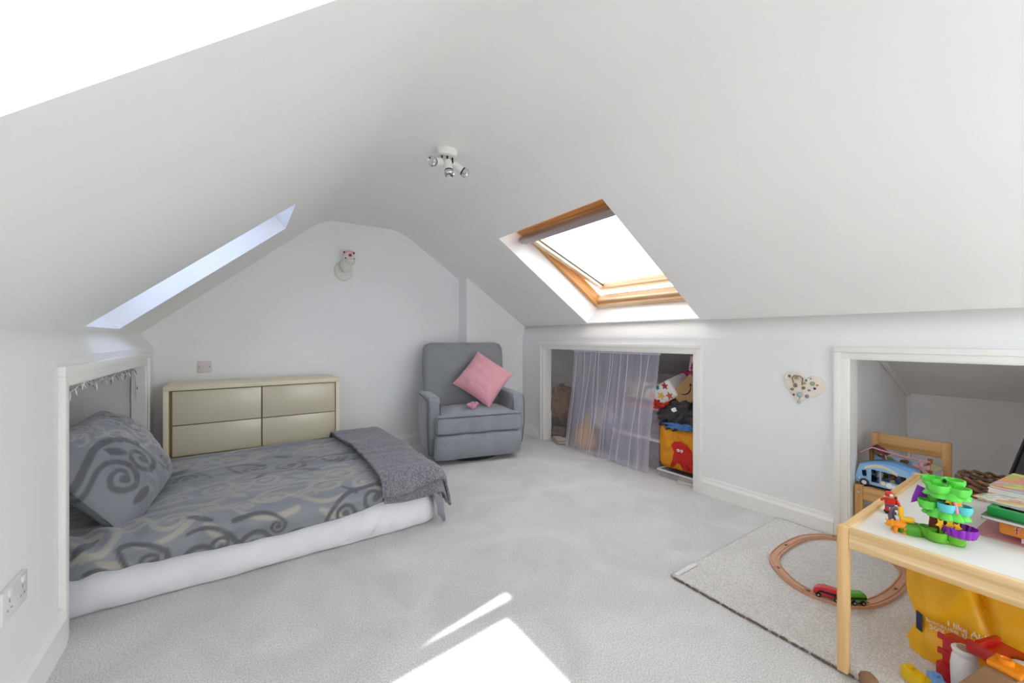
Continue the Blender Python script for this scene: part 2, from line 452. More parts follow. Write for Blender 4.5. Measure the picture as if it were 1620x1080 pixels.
# door linings and architraves round the three openings
def casing(n, X, sgn, y0, y1, ztop, wd, depth, label):
    root = bpy.data.objects.new('trim_%d' % n, None); COL.objects.link(root); struct(root, label)
    f = X - sgn * 0.018                                       # face proud of the wall, towards the room
    def bars(inset, wid, th, nm):
        # two legs and a head, each its own piece
        xa, xb = X, X - sgn * th
        lo, hi = min(xa, xb), max(xa, xb)
        for k, (a0, a1, b0, b1) in enumerate(((y0 - inset - wid, y0 - inset, 0, ztop + inset), (y1 + inset, y1 + inset + wid, 0, ztop + inset), (y0 - inset - wid, y1 + inset + wid, ztop + inset, ztop + inset + wid))):
            bm = B(); box(bm, lo, hi, a0, a1, b0, b1, 0.003, 2); obj(nm, bm, M_TRIM, root)
    bars(-0.004, wd * 0.55, 0.012, 'architrave_bead'); bars(wd * 0.55 - 0.004, wd * 0.5, 0.02, 'architrave')
    lo, hi = min(X - sgn * 0.004, X + sgn * depth), max(X - sgn * 0.004, X + sgn * depth)
    for (a0, a1, b0, b1) in ((y0 - 0.003, y0 + 0.010, 0, ztop - .010), (y1 - 0.010, y1 + 0.003, 0, ztop - .010), (y0 - .003, y1 + .003, ztop - 0.010, ztop + 0.003)):
        bm = B(); box(bm, lo, hi, a0, a1, b0, b1, 0.001, 1); obj('lining', bm, M_TRIM, root)
casing(1, XL, -1, *OP_L, 0.066, 0.065, 'white moulded casing round the low bed recess')
casing(2, XR, 1, *OP_R1, 0.058, 0.09, 'white moulded casing round the low cupboard opening with curtain')
casing(3, XR, 1, *OP_R2, 0.056, 0.10, 'white moulded casing round the low alcove with chair')

# skirting boards
def skirting(name, p, q, nrm, h=0.112, th=0.018):
    p = Vector((*p, 0)); q = Vector((*q, 0)); n = Vector((*nrm, 0))
    bm = B(); prism(bm, [(0, 0), (th, 0), (th, h * 0.72), (th * 0.62, h * 0.86), (th * 0.45, h), (0, h)], p, n, (0, 0, 1), q - p)
    return struct(obj(name, bm, M_TRIM, smooth=None))
skirting('baseboard_left', (XL, YF), (XL, OP_L[0] - 0.068), (1, 0), 0.13, 0.024)
skirting('baseboard_left', (XL, OP_L[1] + 0.066), (XL, YB), (1, 0))
skirting('baseboard_back', (XL, YB), (1.905, YB), (0, -1))
skirting('baseboard_boxing', (1.905, YBOX), (XR, YBOX), (0, -1))
skirting('baseboard_right', (XR, OP_R1[1] + 0.058), (XR, YBOX), (-1, 0))
skirting('baseboard_right', (XR, OP_R2[1] + 0.056), (XR, OP_R1[0] - 0.058), (-1, 0))
skirting('baseboard_front', (XL, YF), (XR, YF), (0, 1))

# roof windows: plastered well, pine frame, pivoting sash
def skylight(n, base, up, out, y0, y1, t0, t1, tilt, label, wdt=0.05, depth=0.20, added_blind=False, kit=False, drop=0.0, gap=0.012, sw=0.062):
    """local axes: x along the slope (up), y along the room, z outwards; origin at the well's centre on the ceiling plane"""
    c = base + up * ((t0 + t1) / 2) + Vector((0, (y0 + y1) / 2, 0))
    root = bpy.data.objects.new('window_%d' % n, None); COL.objects.link(root); struct(root, label)
    Y = out.cross(up)
    if Y.y < 0: Y = -Y
    X = up.copy()
    Mx = Matrix(((X.x, Y.x, out.x, c.x), (X.y, Y.y, out.y, c.y), (X.z, Y.z, out.z, c.z), (0, 0, 0, 1)))
    root.matrix_world = Mx
    H, W = (t1 - t0) / 2, (y1 - y0) / 2
    # plaster reveals (lower one splayed)
    bm = B(); d = depth
    q = [bm.verts.new(v) for v in ((-H, -W, 0), (H, -W, 0), (H, W, 0), (-H, W, 0), (-H - drop, -W, d), (H, -W, d), (H, W, d), (-H - drop, W, d))]
    for i in range(4): bm.faces.new((q[i], q[(i + 1) % 4], q[4 + (i + 1) % 4], q[4 + i]))
    obj('reveal', bm, M_WALL, root, smooth=None)
    # fixed frame
    z0, z1 = d - 0.015, d + 0.085
    for nm, (a0, a1, b0, b1), mm in (('frame_head', (H - (.02 if kit else wdt), H + .03, -W - .02, W + .02), M_FRAMEW), ('frame_sill', (-H - drop - .03, -H - drop + wdt * .8, -W - .02, W + .02), M_PALEW),
                                     ('frame_jamb', (-H - drop, H, -W - .02, -W + wdt * 0.7), M_FRAMEX), ('frame_jamb', (-H - drop, H, W - wdt * 0.7, W + .02), M_FRAMEX)):
        bm = B(); box(bm, a0, a1, b0, b1, (.055 if kit and nm == 'frame_head' else z0), z1, 0.003, 1); obj(nm, bm, mm, root)
    bm = B(); box(bm, -H - drop + wdt * .8, -H - drop + wdt * .8 + .03, -W + .03, W - .03, z0 + .03, z1, 0.003, 1); obj('frame_step', bm, M_PALEW, root)
    # sash turns about the middle of the jambs
    piv = Vector((-drop / 2, 0, d + 0.05)); Rm = Matrix.Translation(piv) @ Matrix.Rotation(tilt, 4, 'Y') 
    h, ww = H + drop / 2 - wdt - .012, W - wdt * 0.7 - gap
    def sp(nm, a0, a1, b0, b1, c0, c1, mm, bev=0.004, par=root):
        bm = B(); box(bm, a0, a1, b0, b1, c0, c1, bev, 2, Rm); return obj(nm, bm, mm, par)
    sp('sash_rail', h - sw, h, -ww, ww, -.03, .03, M_FRAMEW); sp('sash_rail', -h, -h + sw, -ww, ww, -.03, .03, M_PALEW)
    sp('sash_stile', -h + sw, h - sw, -ww, -ww + sw * .8, -.03, .03, M_PALEWX); sp('sash_stile', -h + sw, h - sw, ww - sw * .8, ww, -.03, .03, M_PALEWX)
    sp('pane', -h + sw - .01, h - sw + .01, -ww + sw * .8 - .008, ww - sw * .8 + .008, .004, .010, M_GLASS, 0)
    for s in (-1, 1): sp('glazing_gasket', -h + sw - .002, h - sw + .002, s * (ww - sw * .8) - .004, s * (ww - sw * .8) + .004, -.006, .004, M_BLACK, 0)
    if kit:
        bar = mat('anodised_bar', 'a3968f', 0.4, metal=0.2)
        sp('ventilation_bar', h - sw - .035, h - sw + .012, -ww - .012, ww + .03, -.075, -.035, bar, .008)
        sp('ventilation_bar_lip', h - sw - .060, h - sw - .038, -ww, ww + .02, -.066, -.040, mat('bar_lip', 'a9a1a6', .4, metal=.3), .006)
        for yy in (-W * .62, W * .62):
            bm = B(); tube(bm, [(H - .024, yy - .05, .085), (H - .05, yy, .11), (H - .024, yy + .05, .075)], .011, 6); obj('hinge_bracket', bm, M_DKMET, root)
        bm = B(); box(bm, H - .032, H - .018, -.03, .03, .09, .12, .003); obj('latch', bm, M_DKMET, root)
    if added_blind:  # unseen diffusing blind, added so no direct sun comes through
        bl = MATS.get('roof_blind_' + added_blind) or sheer('roof_blind_' + added_blind, added_blind, 0.97, 0.92)
        sp('blind', -h + sw, h - sw, -ww + sw * .8, ww - sw * .8, -.022, -.020, bl, 0)
        sp('blind_rail', -h + sw, -h + sw + .02, -ww + sw * .8, ww - sw * .8, -.035, -.020, M_WHITEP, .003)
    # sky portal for the renderer
    pl = bpy.data.lights.new('portal', 'AREA'); pl.shape = 'RECTANGLE'; pl.size = 2 * H; pl.size_y = 2 * W; pl.cycles.is_portal = True
    po = bpy.data.objects.new('sky_portal', pl); COL.objects.link(po)
    po.matrix_world = Mx @ Matrix.Translation((0, 0, d + 0.42))
    return root
skylight(1, L0, tl, nl, *WELLS_L[0], math.radians(20), 'roof window in the near end of the long slope', wdt=.045, gap=.045, sw=.085)
skylight(2, L0, tl, nl, *WELLS_L[1], 0.0, 'roof window in the slope above the bed recess', wdt=.045, added_blind='c3cde2')
skylight(3, R0, tr, nr, *WELLS_R[0], math.radians(11), 'open pine roof window above the curtained cupboard', wdt=.055, kit=True, drop=0.03)
skylight(5, R0, tr, nr, *WELLS_R[1], 0.0, 'roof window in the short slope at the near end of the room', wdt=.045, added_blind='f8faff')  # added out of view to brighten the opposite slope
# unseen gable window, added behind the camera to fill the room with daylight
root = bpy.data.objects.new('window_4', None); COL.objects.link(root); struct(root, 'white gable window at the near end of the room')
gx0, gx1, gz0, gz1 = GW
for nm, (a0, a1, b0, b1) in (('frame_jamb', (gx0, gx0 + .06, gz0, gz1)), ('frame_jamb', (gx1 - .06, gx1, gz0, gz1)), ('frame_head', (gx0, gx1, gz1 - .06, gz1)), ('frame_sill', (gx0, gx1, gz0, gz0 + .06)), ('mullion', ((gx0 + gx1) / 2 - .03, (gx0 + gx1) / 2 + .03, gz0, gz1))):
    bm = B(); box(bm, a0, a1, YF - .09, YF - .03, b0, b1, .004, 1); obj(nm, bm, M_WHITEP, root)
for a0, a1 in ((gx0 + .06, (gx0 + gx1) / 2 - .03), ((gx0 + gx1) / 2 + .03, gx1 - .06)):
    bm = B(); box(bm, a0, a1, YF - .065, YF - .06, gz0 + .06, gz1 - .06); obj('pane', bm, M_GLASS, root)
pl = bpy.data.lights.new('portal', 'AREA'); pl.shape = 'RECTANGLE'; pl.size = gx1 - gx0; pl.size_y = gz1 - gz0; pl.cycles.is_portal = True
po = bpy.data.objects.new('sky_portal', pl); COL.objects.link(po); po.location = ((gx0 + gx1) / 2, YF - .15, (gz0 + gz1) / 2); po.rotation_euler = (PI / 2, 0, 0)
# unseen brick-coloured block, added above the roof to keep sun off the open window
M_BRICK = mat('chimney_brick', '8a5a48', 0.9, var=0.25, vscale=14, bump=0.4, bscale=40)
bm = B(); box(bm, 1.12, 1.58, 0.62, 2.62, 2.22, 4.15, .01); box(bm, 1.07, 1.63, 0.57, 2.67, 4.15, 4.27, .01)
struct(obj('wall_chimney', bm, M_BRICK), 'brick chimney stack outside on the roof')
# ------------------------------------------------------------------ bed in the low recess
M_SHEET = mat('white_sheet', (0.80, 0.79, 0.83), 0.75, var=0.03, vscale=9, bump=0.1, bscale=30)
BX0, BX1, BY0, BY1 = -1.18, 0.93, 2.158, 3.365
bed = thing('mattress', 'low double mattress in a white fitted sheet on the carpet', 'mattress', ((BX0 + BX1) / 2, (BY0 + BY1) / 2, 0))
def mattress():
    V = []; F = []
    hx, hy, hz = (BX1 - BX0) / 2, (BY1 - BY0) / 2, 0.225
    NP, NZ = 800, 18
    per = []
    r = 0.10
    # rounded rectangle outline
    def outline(s):
        segs = [(hx * 2 - 2 * r), (hy * 2 - 2 * r)] * 2; arcs = PI * r / 2; tot = sum(segs) + 4 * arcs; d = s * tot
        cs = [(-hx + r, -hy, 1, 0), (hx, -hy + r, 0, 1), (hx - r, hy, -1, 0), (-hx, hy - r, 0, -1)]
        cc = [(hx - r, -hy + r), (hx - r, hy - r), (-hx + r, hy - r), (-hx + r, -hy + r)]
        for k in range(4):
            if d < segs[k]:
                x, y, dx, dy = cs[k]; return x + dx * d, y + dy * d, dy, -dx
            d -= segs[k]
            if d < arcs:
                a = -PI / 2 + k * PI / 2 + d / r; return cc[k][0] + r * math.cos(a), cc[k][1] + r * math.sin(a), math.cos(a), math.sin(a)
            d -= arcs
        return cs[0][0], cs[0][1], 0, -1
    for j in range(NZ):
        z = hz * j / (NZ - 1)
        for i in range(NP):
            x, y, nx, ny = outline(i / NP)
            zz = z / hz
            bul = 0.026 * math.sin(PI * min(1, zz * 1.35)) * (1 - .6 * zz) - 0.03 * max(0, 0.18 - zz) - 0.10 * max(0, zz - .72)
            fold = 0.030 * (1 - abs(math.sin((x - z * 1.3) * 22 + 3 * nz(x * 2.5, z * 3)))) ** 3 * max(.12, min(1, (x + .1) / .7)) * (.45 + .8 * abs(nz(x * 3 + 5, 1.7))) * math.sin(PI * min(1, zz * 1.1))
            fold = (fold + 0.012 * fbm(x * 5, z * 9, y * 5)) * max(.12, 1 - zz * .95)
            lift = 0.0
            if j == 0: lift = 0.006 + 0.004 * nz(x * 6, y * 6)
            V.append((x + nx * (bul + fold), y + ny * (bul + fold), z + lift))
    for j in range(NZ - 1):
        for i in range(NP):
            a, b = j * NP + i, j * NP + (i + 1) % NP
            F.append((a, b, b + NP, a + NP))
    F.append(tuple(range((NZ - 1) * NP, NZ * NP))); F.append(tuple(range(NP))[::-1])
    return V, F
mesh_obj('fitted_sheet', *mattress(), M_SHEET, bed, 50)

# scroll pattern shared by the duvet cover and the pillowcase
def spiral(cx, cy, r, a0, dr, turns, w):
    out = []; n = int(60 * turns)
    for i in range(n + 1):
        s = i / n; a = a0 + dr * s * turns * 2 * PI; rr = r * (1 - s) ** 0.75 + r * 0.12
        out.append((cx + rr * math.cos(a), cy + rr * math.sin(a), w * (1.0 - 0.45 * s) if s < .93 else w * 1.25))
    return out
def stem(p, c, q, w0, w1, n=50):
    return [((1 - s) ** 2 * p[0] + 2 * s * (1 - s) * c[0] + s * s * q[0], (1 - s) ** 2 * p[1] + 2 * s * (1 - s) * c[1] + s * s * q[1], w0 + (w1 - w0) * s) for s in [i / n for i in range(n + 1)]]
def leaf(x, y, a, l, w):
    return [(x + l * s * math.cos(a), y + l * s * math.sin(a), w * math.sin(PI * min(1, s * .9 + .1)) ** 0.8 + .001) for s in [i / 22 for i in range(23)]]
def motif(ox, oy, k, flip=1, rev=1):
    """a spray of scrolls about 0.7 m long at k = 1"""
    P = []
    P += stem((-.36, -.10), (-.30, .14), (-.06, .13), .010, .017); P += spiral(-.06, .045, .085, PI / 2, -1, 1.35, .016)
    P += stem((-.36, -.10), (-.26, -.13), (-.19, -.05), .012, .012); P += spiral(-.235, -.015, .055, -.6, 1, 1.3, .013)
    P += stem((-.10, -.10), (.02, -.15), (.10, -.02), .009, .015); P += spiral(.045, -.01, .058, 0, 1, 1.3, .013)
    P += stem((.08, .13), (.20, .16), (.26, .05), .008, .016); P += spiral(.185, .035, .075, .2, -1, 1.4, .015)
    P += stem((.10, -.12), (.24, -.17), (.33, -.07), .016, .009); P += spiral(.30, -.045, .036, -.3, 1, 1.2, .010)
    P += leaf(-.02, .16, .5, .13, .020) + leaf(-.16, .10, 2.2, .12, .018) + leaf(.30, .10, .9, .12, .020) + leaf(.0, -.15, -2.6, .14, .018) + leaf(.34, .02, -.2, .10, .015)
    return [(ox + x * k * rev, oy + y * k * flip, w_ * k) for x, y, w_ in P]
def pattern(pts, groups):
    """one mask per group of strokes for an (n,2) array of cloth points"""
    res = []
    for P in groups:
        P = np.array(P)
        dmin = np.full(len(pts), 9.0)
        for k in range(0, len(P), 60):
            q = P[k:k + 60]; lo = q[:, :2].min(0) - .04; hi = q[:, :2].max(0) + .04
            m = np.nonzero(((pts > lo) & (pts < hi)).all(1))[0]
            if not len(m): continue
            d = np.sqrt(((pts[m][:, None, :] - q[None, :, :2]) ** 2).sum(2)) - q[None, :, 2]
            dmin[m] = np.minimum(dmin[m], d.min(1))
        res.append(np.clip(0.5 - dmin / 0.005, 0, 1))
    return res
def set_pattern(o, vals):
    for nm, v in zip(('beige_scroll', 'dark_scroll'), vals):
        a = o.data.attributes.new(nm, 'FLOAT', 'POINT'); a.data.foreach_set('value', np.asarray(v, dtype=np.float32))
M_DAMASK = attr_mat('damask_satin', ('7e8189', '9f9a92', '55565b'), rough=0.42, sheen=0.25, bump=0.12)

EDGE = 0.06
def drape(a, b, off, ae, bf, bb, ztop, rad):
    """cloth coordinate (a,b) -> point on the bed; hangs over foot (a > ae), front (b < bf) and back (b > bb)"""
    dx = max(0.0, a - ae); dy = (b - bf) if b < bf else ((b - bb) if b > bb else 0.0)
    d = math.hypot(dx, dy); ca, cb = min(a, ae), min(max(b, bf), bb)
    if d < 1e-9: return Vector((ca, cb, ztop + off))
    q = PI * rad / 2
    rr = rad + off
    if d < q: h, v = rr * math.sin(d / rad), rr * (1 - math.cos(d / rad))
    else: h, v = rr + 0.10 * (d - q), rr + (d - q) * 0.99
    return Vector((ca + h * dx / d, cb + h * dy / d, ztop + off - v))
ZT = 0.285
def wrinkle(a, b):
    z = 0.010 * fbm(a * 2.2, b * 3.0, 4.0) + 0.007 * fbm(a * 3.2, b * 11, 9.0)
    z += 0.0055 * math.sin(b * 46 + 5 * nz(a * 2.1, b * 1.5, 2.0)) * max(0, nz(a * 1.7 + 3, b * 2.1, 5.0) + .15)
    return z
def hem(a):                                   # how far the duvet hangs over the front, along its length
    return 0.158 + 0.012 * math.sin(a * 5 + 1) + 0.02 * max(0, (0.1 - a)) * 0.6 - 0.05 * max(0, min(1, (a - .45) / .45))
def duvet():
    na, nb = 300, 235
    V = np.zeros((na * nb, 3)); UV = np.zeros((na * nb, 2))
    a0, a1 = -1.02, 1.10
    k = 0
    for i in range(na):
        a = a0 + (a1 - a0) * i / (na - 1)
        bf = 2.19; hm = hem(a) + 0.15 * max(0, min(1, (a - 0.80) / .16)) ** 1.5
        for j in range(nb):
            b = bf - hm + (3.40 + .05 - bf + hm) * j / (nb - 1)
            p = drape(a, b, 0.0, 0.89, bf, 3.335, ZT, 0.075)
            wv = wrinkle(a, b)
            p.z += wv * (1 if b > bf else .4)
            if b < bf: p.y -= wv * 0.9 + 0.004 * math.sin(a * 40 + 3 * nz(a * 4, 0))
            if a > .89: p.x += wv * .9; p.y += .02 * math.sin(b * 18) * min(1, (a - .89) / .15)
            # hollow under the pillow and the folds beside it
            p.z -= 0.03 * math.exp(-((a + .62) / .3) ** 2 - ((b - 2.7) / .5) ** 2)
            if a < -.2 and b < 2.3: p.z += 0.010 * math.sin((a * 1.6 + b) * 34) * min(1, (-.2 - a) * 3)
            p.z = max(p.z, 0.012)
            V[k] = p; UV[k] = (a, b); k += 1
    o = mesh_obj('duvet', V.tolist(), grid_faces(na, nb), M_DAMASK, None, 60)
    dark = motif(-.75, 2.03, .8) + motif(-.10, 2.025, .8, -1) + motif(.62, 2.055, .82) + motif(-.45, 2.83, .9, 1, -1) + motif(.30, 2.80, 1.0, -1)
    beige = motif(-.42, 2.235, 1.0, -1) + motif(.32, 2.24, 1.0, 1, -1) + motif(-1.0, 2.30, .9) + motif(.93, 2.26, .8, -1) + motif(-.05, 2.52, .85, 1) + motif(.62, 2.50, .8, -1, -1) + motif(-.7, 2.53, .8, -1) \
        + motif(-.1, 3.12, .9, -1, -1) + motif(.6, 3.10, .85) + motif(-.8, 3.12, .9)
    set_pattern(o, pattern(UV, (beige, dark)))
    so_ = o.modifiers.new('thick', 'SOLIDIFY'); so_.thickness = 0.012; so_.offset = -1
    return o
tag(duvet(), 'grey and beige scroll patterned duvet spread over the low mattress', 'duvet')

# pillow leaning into the recess
def pillow():
    nu, nv = 150, 110
    V, F = cushion_mesh(0.84, 0.50, 0.23, nu, nv, 2.4, 0.05, 0.010, 3.0)
    for v in V:                       # sagging folds
        v.z += 0.008 * math.sin(v.x * 30 + v.y * 14 + 4 * nz(v.x * 5, v.y * 5, 1)) * max(0, .5 + v.x) * (1 if v.z > 0 else .2)
        v.z += -0.05 * (v.x / .42) ** 2 * (1 if v.z > 0 else 1)
    o = mesh_obj('pillow', V, F, M_DAMASK, None, 60)
    uv = np.array([(v.x, v.y) for v in V])
    dark = stem((-.42, .0), (-.24, .20), (-.075, .015), .012, .018) + spiral(-.145, -.045, .075, .7, -1, 1.35, .016) + stem((-.42, -.05), (-.31, .09), (-.235, -.02), .007, .014) + spiral(-.295, -.06, .062, .5, -1, 1.35, .014) \
        + stem((-.085, -.03), (-.03, -.21), (.045, -.165), .006, .010) + spiral(.030, -.135, .032, -1.2, 1, 1.1, .009) + leaf(-.24, .075, -.9, .09, .018) + leaf(-.33, -.17, .1, .10, .018) + motif(.24, .13, .62, 1, -1)
    beige = motif(.07, .06, .62, -1, 1) + motif(.26, -.10, .55) + motif(-.25, .19, .45)
    set_pattern(o, pattern(uv, (beige, dark)))
    ex = Vector((0.06, 0.985, 0.03)).normalized()            # long side runs along the recess
    ey = Vector((-0.62, 0.02, 0.78)); ey = (ey - ex * ey.dot(ex)).normalized(); ez = ex.cross(ey)
    if ez.x < 0: ez = -ez
    c = Vector((-0.485, 2.69, 0.465))
    o.matrix_world = Matrix(((ex.x, ey.x, ez.x, c.x), (ex.y, ey.y, ez.y, c.y), (ex.z, ey.z, ez.z, c.z), (0, 0, 0, 1)))
    return o
tag(pillow(), 'plump pillow in matching scroll pattern propped in the bed recess', 'pillow')

# folded throw across the foot of the bed
def chenille():
    m = bpy.data.materials.new('chenille'); nt, N, L, b = nodes_of(m)
    tc = N.new('ShaderNodeTexCoord'); mp = N.new('ShaderNodeMapping'); mp.inputs['Scale'].default_value = (230, 70, 120); L.new(tc.outputs['Object'], mp.inputs['Vector'])
    n = N.new('ShaderNodeTexNoise'); n.inputs['Scale'].default_value = 1; n.inputs['Detail'].default_value = 3; n.inputs['Distortion'].default_value = .8; L.new(mp.outputs[0], n.inputs['Vector'])
    r = N.new('ShaderNodeValToRGB'); r.color_ramp.elements[0].position = .36; r.color_ramp.elements[1].position = .64
    r.color_ramp.elements[0].color = S('55505a'); r.color_ramp.elements[1].color = S('98929c')
    L.new(n.outputs['Fac'], r.inputs['Fac']); L.new(r.outputs['Color'], b.inputs['Base Color']); b.inputs['Roughness'].default_value = .9; b.inputs['Sheen Weight'].default_value = .3
    bp = N.new('ShaderNodeBump'); bp.inputs['Strength'].default_value = .9; bp.inputs['Distance'].default_value = .006; L.new(n.outputs['Fac'], bp.inputs['Height']); L.new(bp.outputs['Normal'], b.inputs['Normal'])
    return m
M_CHEN = chenille()
def throw_layer(name, off, a0f, a1, hang, parent, back=3.42):
    na, nb = 60, 130; V = []
    for i in range(na):
        s = i / (na - 1)
        for j in range(nb):
            bf = 2.19; b = bf - hang(s) + (back - bf + hang(s)) * j / (nb - 1)
            a = a0f(b) + (a1 - a0f(b)) * s
            p = drape(a, b, off, 0.89, bf, 3.335, ZT, 0.075)
            wv = wrinkle(a, b); p.z += wv * (1 if b > bf else .4) + 0.004 * nz(a * 9, b * 9, 3)
            if b < bf: p.y -= wv * .9 + .006 * math.sin(a * 30)
            if a > .89: p.x += wv * .9
            p.z = max(p.z, .03)
            V.append(p)
    o = mesh_obj(name, V, grid_faces(na, nb), M_CHEN, parent, 60)
    md = o.modifiers.new('thick', 'SOLIDIFY'); md.thickness = .014; md.offset = 1
    return o
tt = thing('throw_blanket', 'grey mauve chenille throw folded across the foot of the bed', 'blanket', (0, 0, 0))
edge = lambda b: 0.60 + 0.03 * math.sin(b * 3) + 0.03 * max(0, 2.3 - b)
throw_layer('lower_fold', 0.010, lambda b: edge(b) + .015, 1.09, lambda s: 0.135 + .02 * math.sin(s * 4) - .02 * s, tt)
def settle(root, loc):
    """move the thing's origin to its base without moving its parts"""
    root.location = loc
    for c_ in root.children: c_.location = c_.location - Vector(loc)
throw_layer('upper_fold', 0.030, edge, 1.13, lambda s: 0.105 - .035 * s + .01 * math.sin(s * 7), tt)
settle(tt, (0.85, 2.75, 0.0))

# ------------------------------------------------------------------ chest of drawers
M_CREAM = mat('cream_lacquer', 'e3d6b6', 0.45); M_CREAMG = mat('cream_gloss_front', 'cfc5aa', 0.22); M_GOLD = mat('shadow_gap', '8d7440', 0.5)
dx0, dx1, dy0, dy1, dzt, dzb = -0.415, 0.655, 3.425, 3.815, 0.73, 0.255
dr = thing('chest_of_drawers', 'cream chest of four glossy drawers against the back wall', 'dresser', ((dx0 + dx1) / 2, (dy0 + dy1) / 2, 0))
def dpart(name, x0, x1, y0, y1, z0, z1, m, bev=.002, parent=None):
    bm = B(); cx_, cy_ = (dx0 + dx1) / 2, (dy0 + dy1) / 2
    box(bm, x0 - cx_, x1 - cx_, y0 - cy_, y1 - cy_, z0, z1, bev, 2); return obj(name, bm, m, parent or dr)
dpart('top_panel', dx0, dx1, dy0, dy1, dzt - .028, dzt, M_CREAM)
dpart('side_panel', dx0, dx0 + .028, dy0, dy1, 0, dzt - .028, M_CREAM); dpart('side_panel', dx1 - .028, dx1, dy0, dy1, 0, dzt - .028, M_CREAM)
dpart('bottom_panel', dx0 + .028, dx1 - .028, dy0, dy1, dzb - .028, dzb, M_CREAM)
dpart('carcass', dx0 + .028, dx1 - .028, dy0 + .035, dy1, dzb, dzt - .028, M_GOLD, 0)
dpart('plinth', dx0 + .03, dx1 - .03, dy0 + .05, dy1, 0, dzb - .028, M_CREAM, 0)
xm = (dx0 + dx1) / 2 + 0.01; zm = dzb + .215
for x0, x1 in ((dx0 + .046, xm - .004), (xm + .004, dx1 - .032)):
    for z0, z1 in ((dzb + .012, zm - .003), (zm + .003, dzt - .034)):
        dpart('drawer', x0, x1, dy0 + .012, dy0 + .036, z0, z1, M_CREAMG, .0015)

# ------------------------------------------------------------------ armchair
M_VEL = mat('grey_velour', '8d9097', 0.85, var=0.10, vscale=9, bump=0.12, bscale=220, sheen=0.5, spec=.2)
M_VELD = mat('grey_velour_back', '8b8d90', 0.85, var=0.08, vscale=7, bump=0.12, bscale=220, sheen=0.4, spec=.2)
M_PIPE = mat('piping', '5b5e6a', 0.8)
ch = thing('armchair', 'grey velour swivel recliner armchair with tall back in the corner', 'armchair', (1.745, 3.275, 0), math.radians(-12.5))
def soft(name, x0, x1, y0, y1, z0, z1, bev, m, mx=None, puff=0.0, parent=ch, cuts=10, shape=None):
    t = bmesh.new(); bmesh.ops.create_cube(t, size=1); bmesh.ops.subdivide_edges(t, edges=t.edges[:], cuts=cuts, use_grid_fill=True)
    for v in t.verts:
        c = v.co * 2
        # rounded box: shrink towards an inner core then push out by bev
        size = Vector(((x1 - x0) / 2, (y1 - y0) / 2, (z1 - z0) / 2)); p = Vector((c.x * size.x, c.y * size.y, c.z * size.z))
        core = Vector([max(-size[k] + bev, min(size[k] - bev, p[k])) for k in range(3)]); d = p - core
        if d.length > 1e-9: p = core + d.normalized() * bev
        if puff:
            f = [(1 - abs(c[k]) ** 2.4) for k in range(3)]
            ax = max(range(3), key=lambda k: abs(c[k])); o2 = [k for k in range(3) if k != ax]
            p[ax] += math.copysign(puff * max(0, f[o2[0]]) * max(0, f[o2[1]]), c[ax])
        p += Vector(((x0 + x1) / 2, (y0 + y1) / 2, (z0 + z1) / 2))
        if shape: p = shape(p)
        p += Vector((nz(p.x * 6, p.y * 6, p.z * 6), nz(p.x * 6 + 9, p.y * 6, p.z * 6), nz(p.x * 6, p.y * 6 + 9, p.z * 6))) * .004
        v.co = p
    if mx is not None: t.transform(mx)
    bm = B(); add(bm, t)
    return obj(name, bm, m, parent, 60)
lean = Matrix.Translation((0, .20, .36)) @ R(-8, 'X') @ Matrix.Translation((0, -.20, -.36))
def backshape(p):
    k = (p.z - .36) / .62
    p.x *= 1.0 + 0.05 * k; p.z += 0.02 * (abs(p.x) / .36) ** 3 * max(0, k)
    p.y -= .02 * math.exp(-((k - .12) / .2) ** 2)
    return p
soft('backrest', -.365, .365, .125, .265, .36, .985, .055, M_VELD, lean, .022, shape=backshape)
for s in (-1, 1):
    def armshape(p, s=s):
        lo = max(0, (.30 - p.z) / .30); p.y += .10 * lo ** 2 if p.y < 0 else -.05 * lo ** 2
        p.x -= s * .035 * lo ** 2
        return p
    xa, xb = (.315, .432) if s > 0 else (-.432, -.315)
    a = soft('armrest', xa, xb, -.235, .30, .045, .555, .030, M_VEL, None, .006, shape=armshape)
    bm = B(); xi = s * .325
    tube(bm, [(xi, -.238, .50), (xi, -.240, .30)], .004, 6); obj('piping', bm, M_PIPE, a)
    bm = B(); xo = s * .430
    tube(bm, [(xo, .24, .535), (xo + s * .001, -.20, .535), (xo, -.236, .49), (xo, -.238, .30), (xo - s * .012, -.215, .12), (xo - s * .03, -.16, .06)], .004, 6); obj('piping', bm, M_PIPE, a)
def seatshape(p):
    if p.z > .40: p.z += .035 * max(0, 1 - (p.x / .36) ** 2) * max(0, 1 - ((p.y + .03) / .30) ** 2)
    return p
sc_ = soft('seat_cushion', -.368, .368, -.325, .20, .255, .405, .022, M_VEL, None, .004, shape=seatshape, cuts=14)
bm = B(); tube(bm, [(-.362, -.322, .395), (-.2, -.327, .398), (.2, -.327, .398), (.362, -.322, .395)], .0045, 6); obj('piping', bm, M_PIPE, sc_)
def footshape(p):
    lo = max(0, (.14 - p.z) / .10)
    if p.y < 0: p.y += .03 * lo ** 2
    return p
soft('footrest_panel', -.372, .372, -.325, -.22, .040, .248, .028, M_VEL, None, .006, shape=footshape)
bm = B(); box(bm, -.31, .31, -.22, .27, .06, .30, .02); obj('seat_base', bm, M_VELD, ch)
bm = B(); lathe(bm, [(.0, .0), (.27, .0), (.285, .012), (.27, .03), (.20, .034), (.12, .06), (.0, .06)], (0, .03, 0), 32); obj('swivel_base', bm, mat('swivel_metal', '2b2a2c', .5), ch)

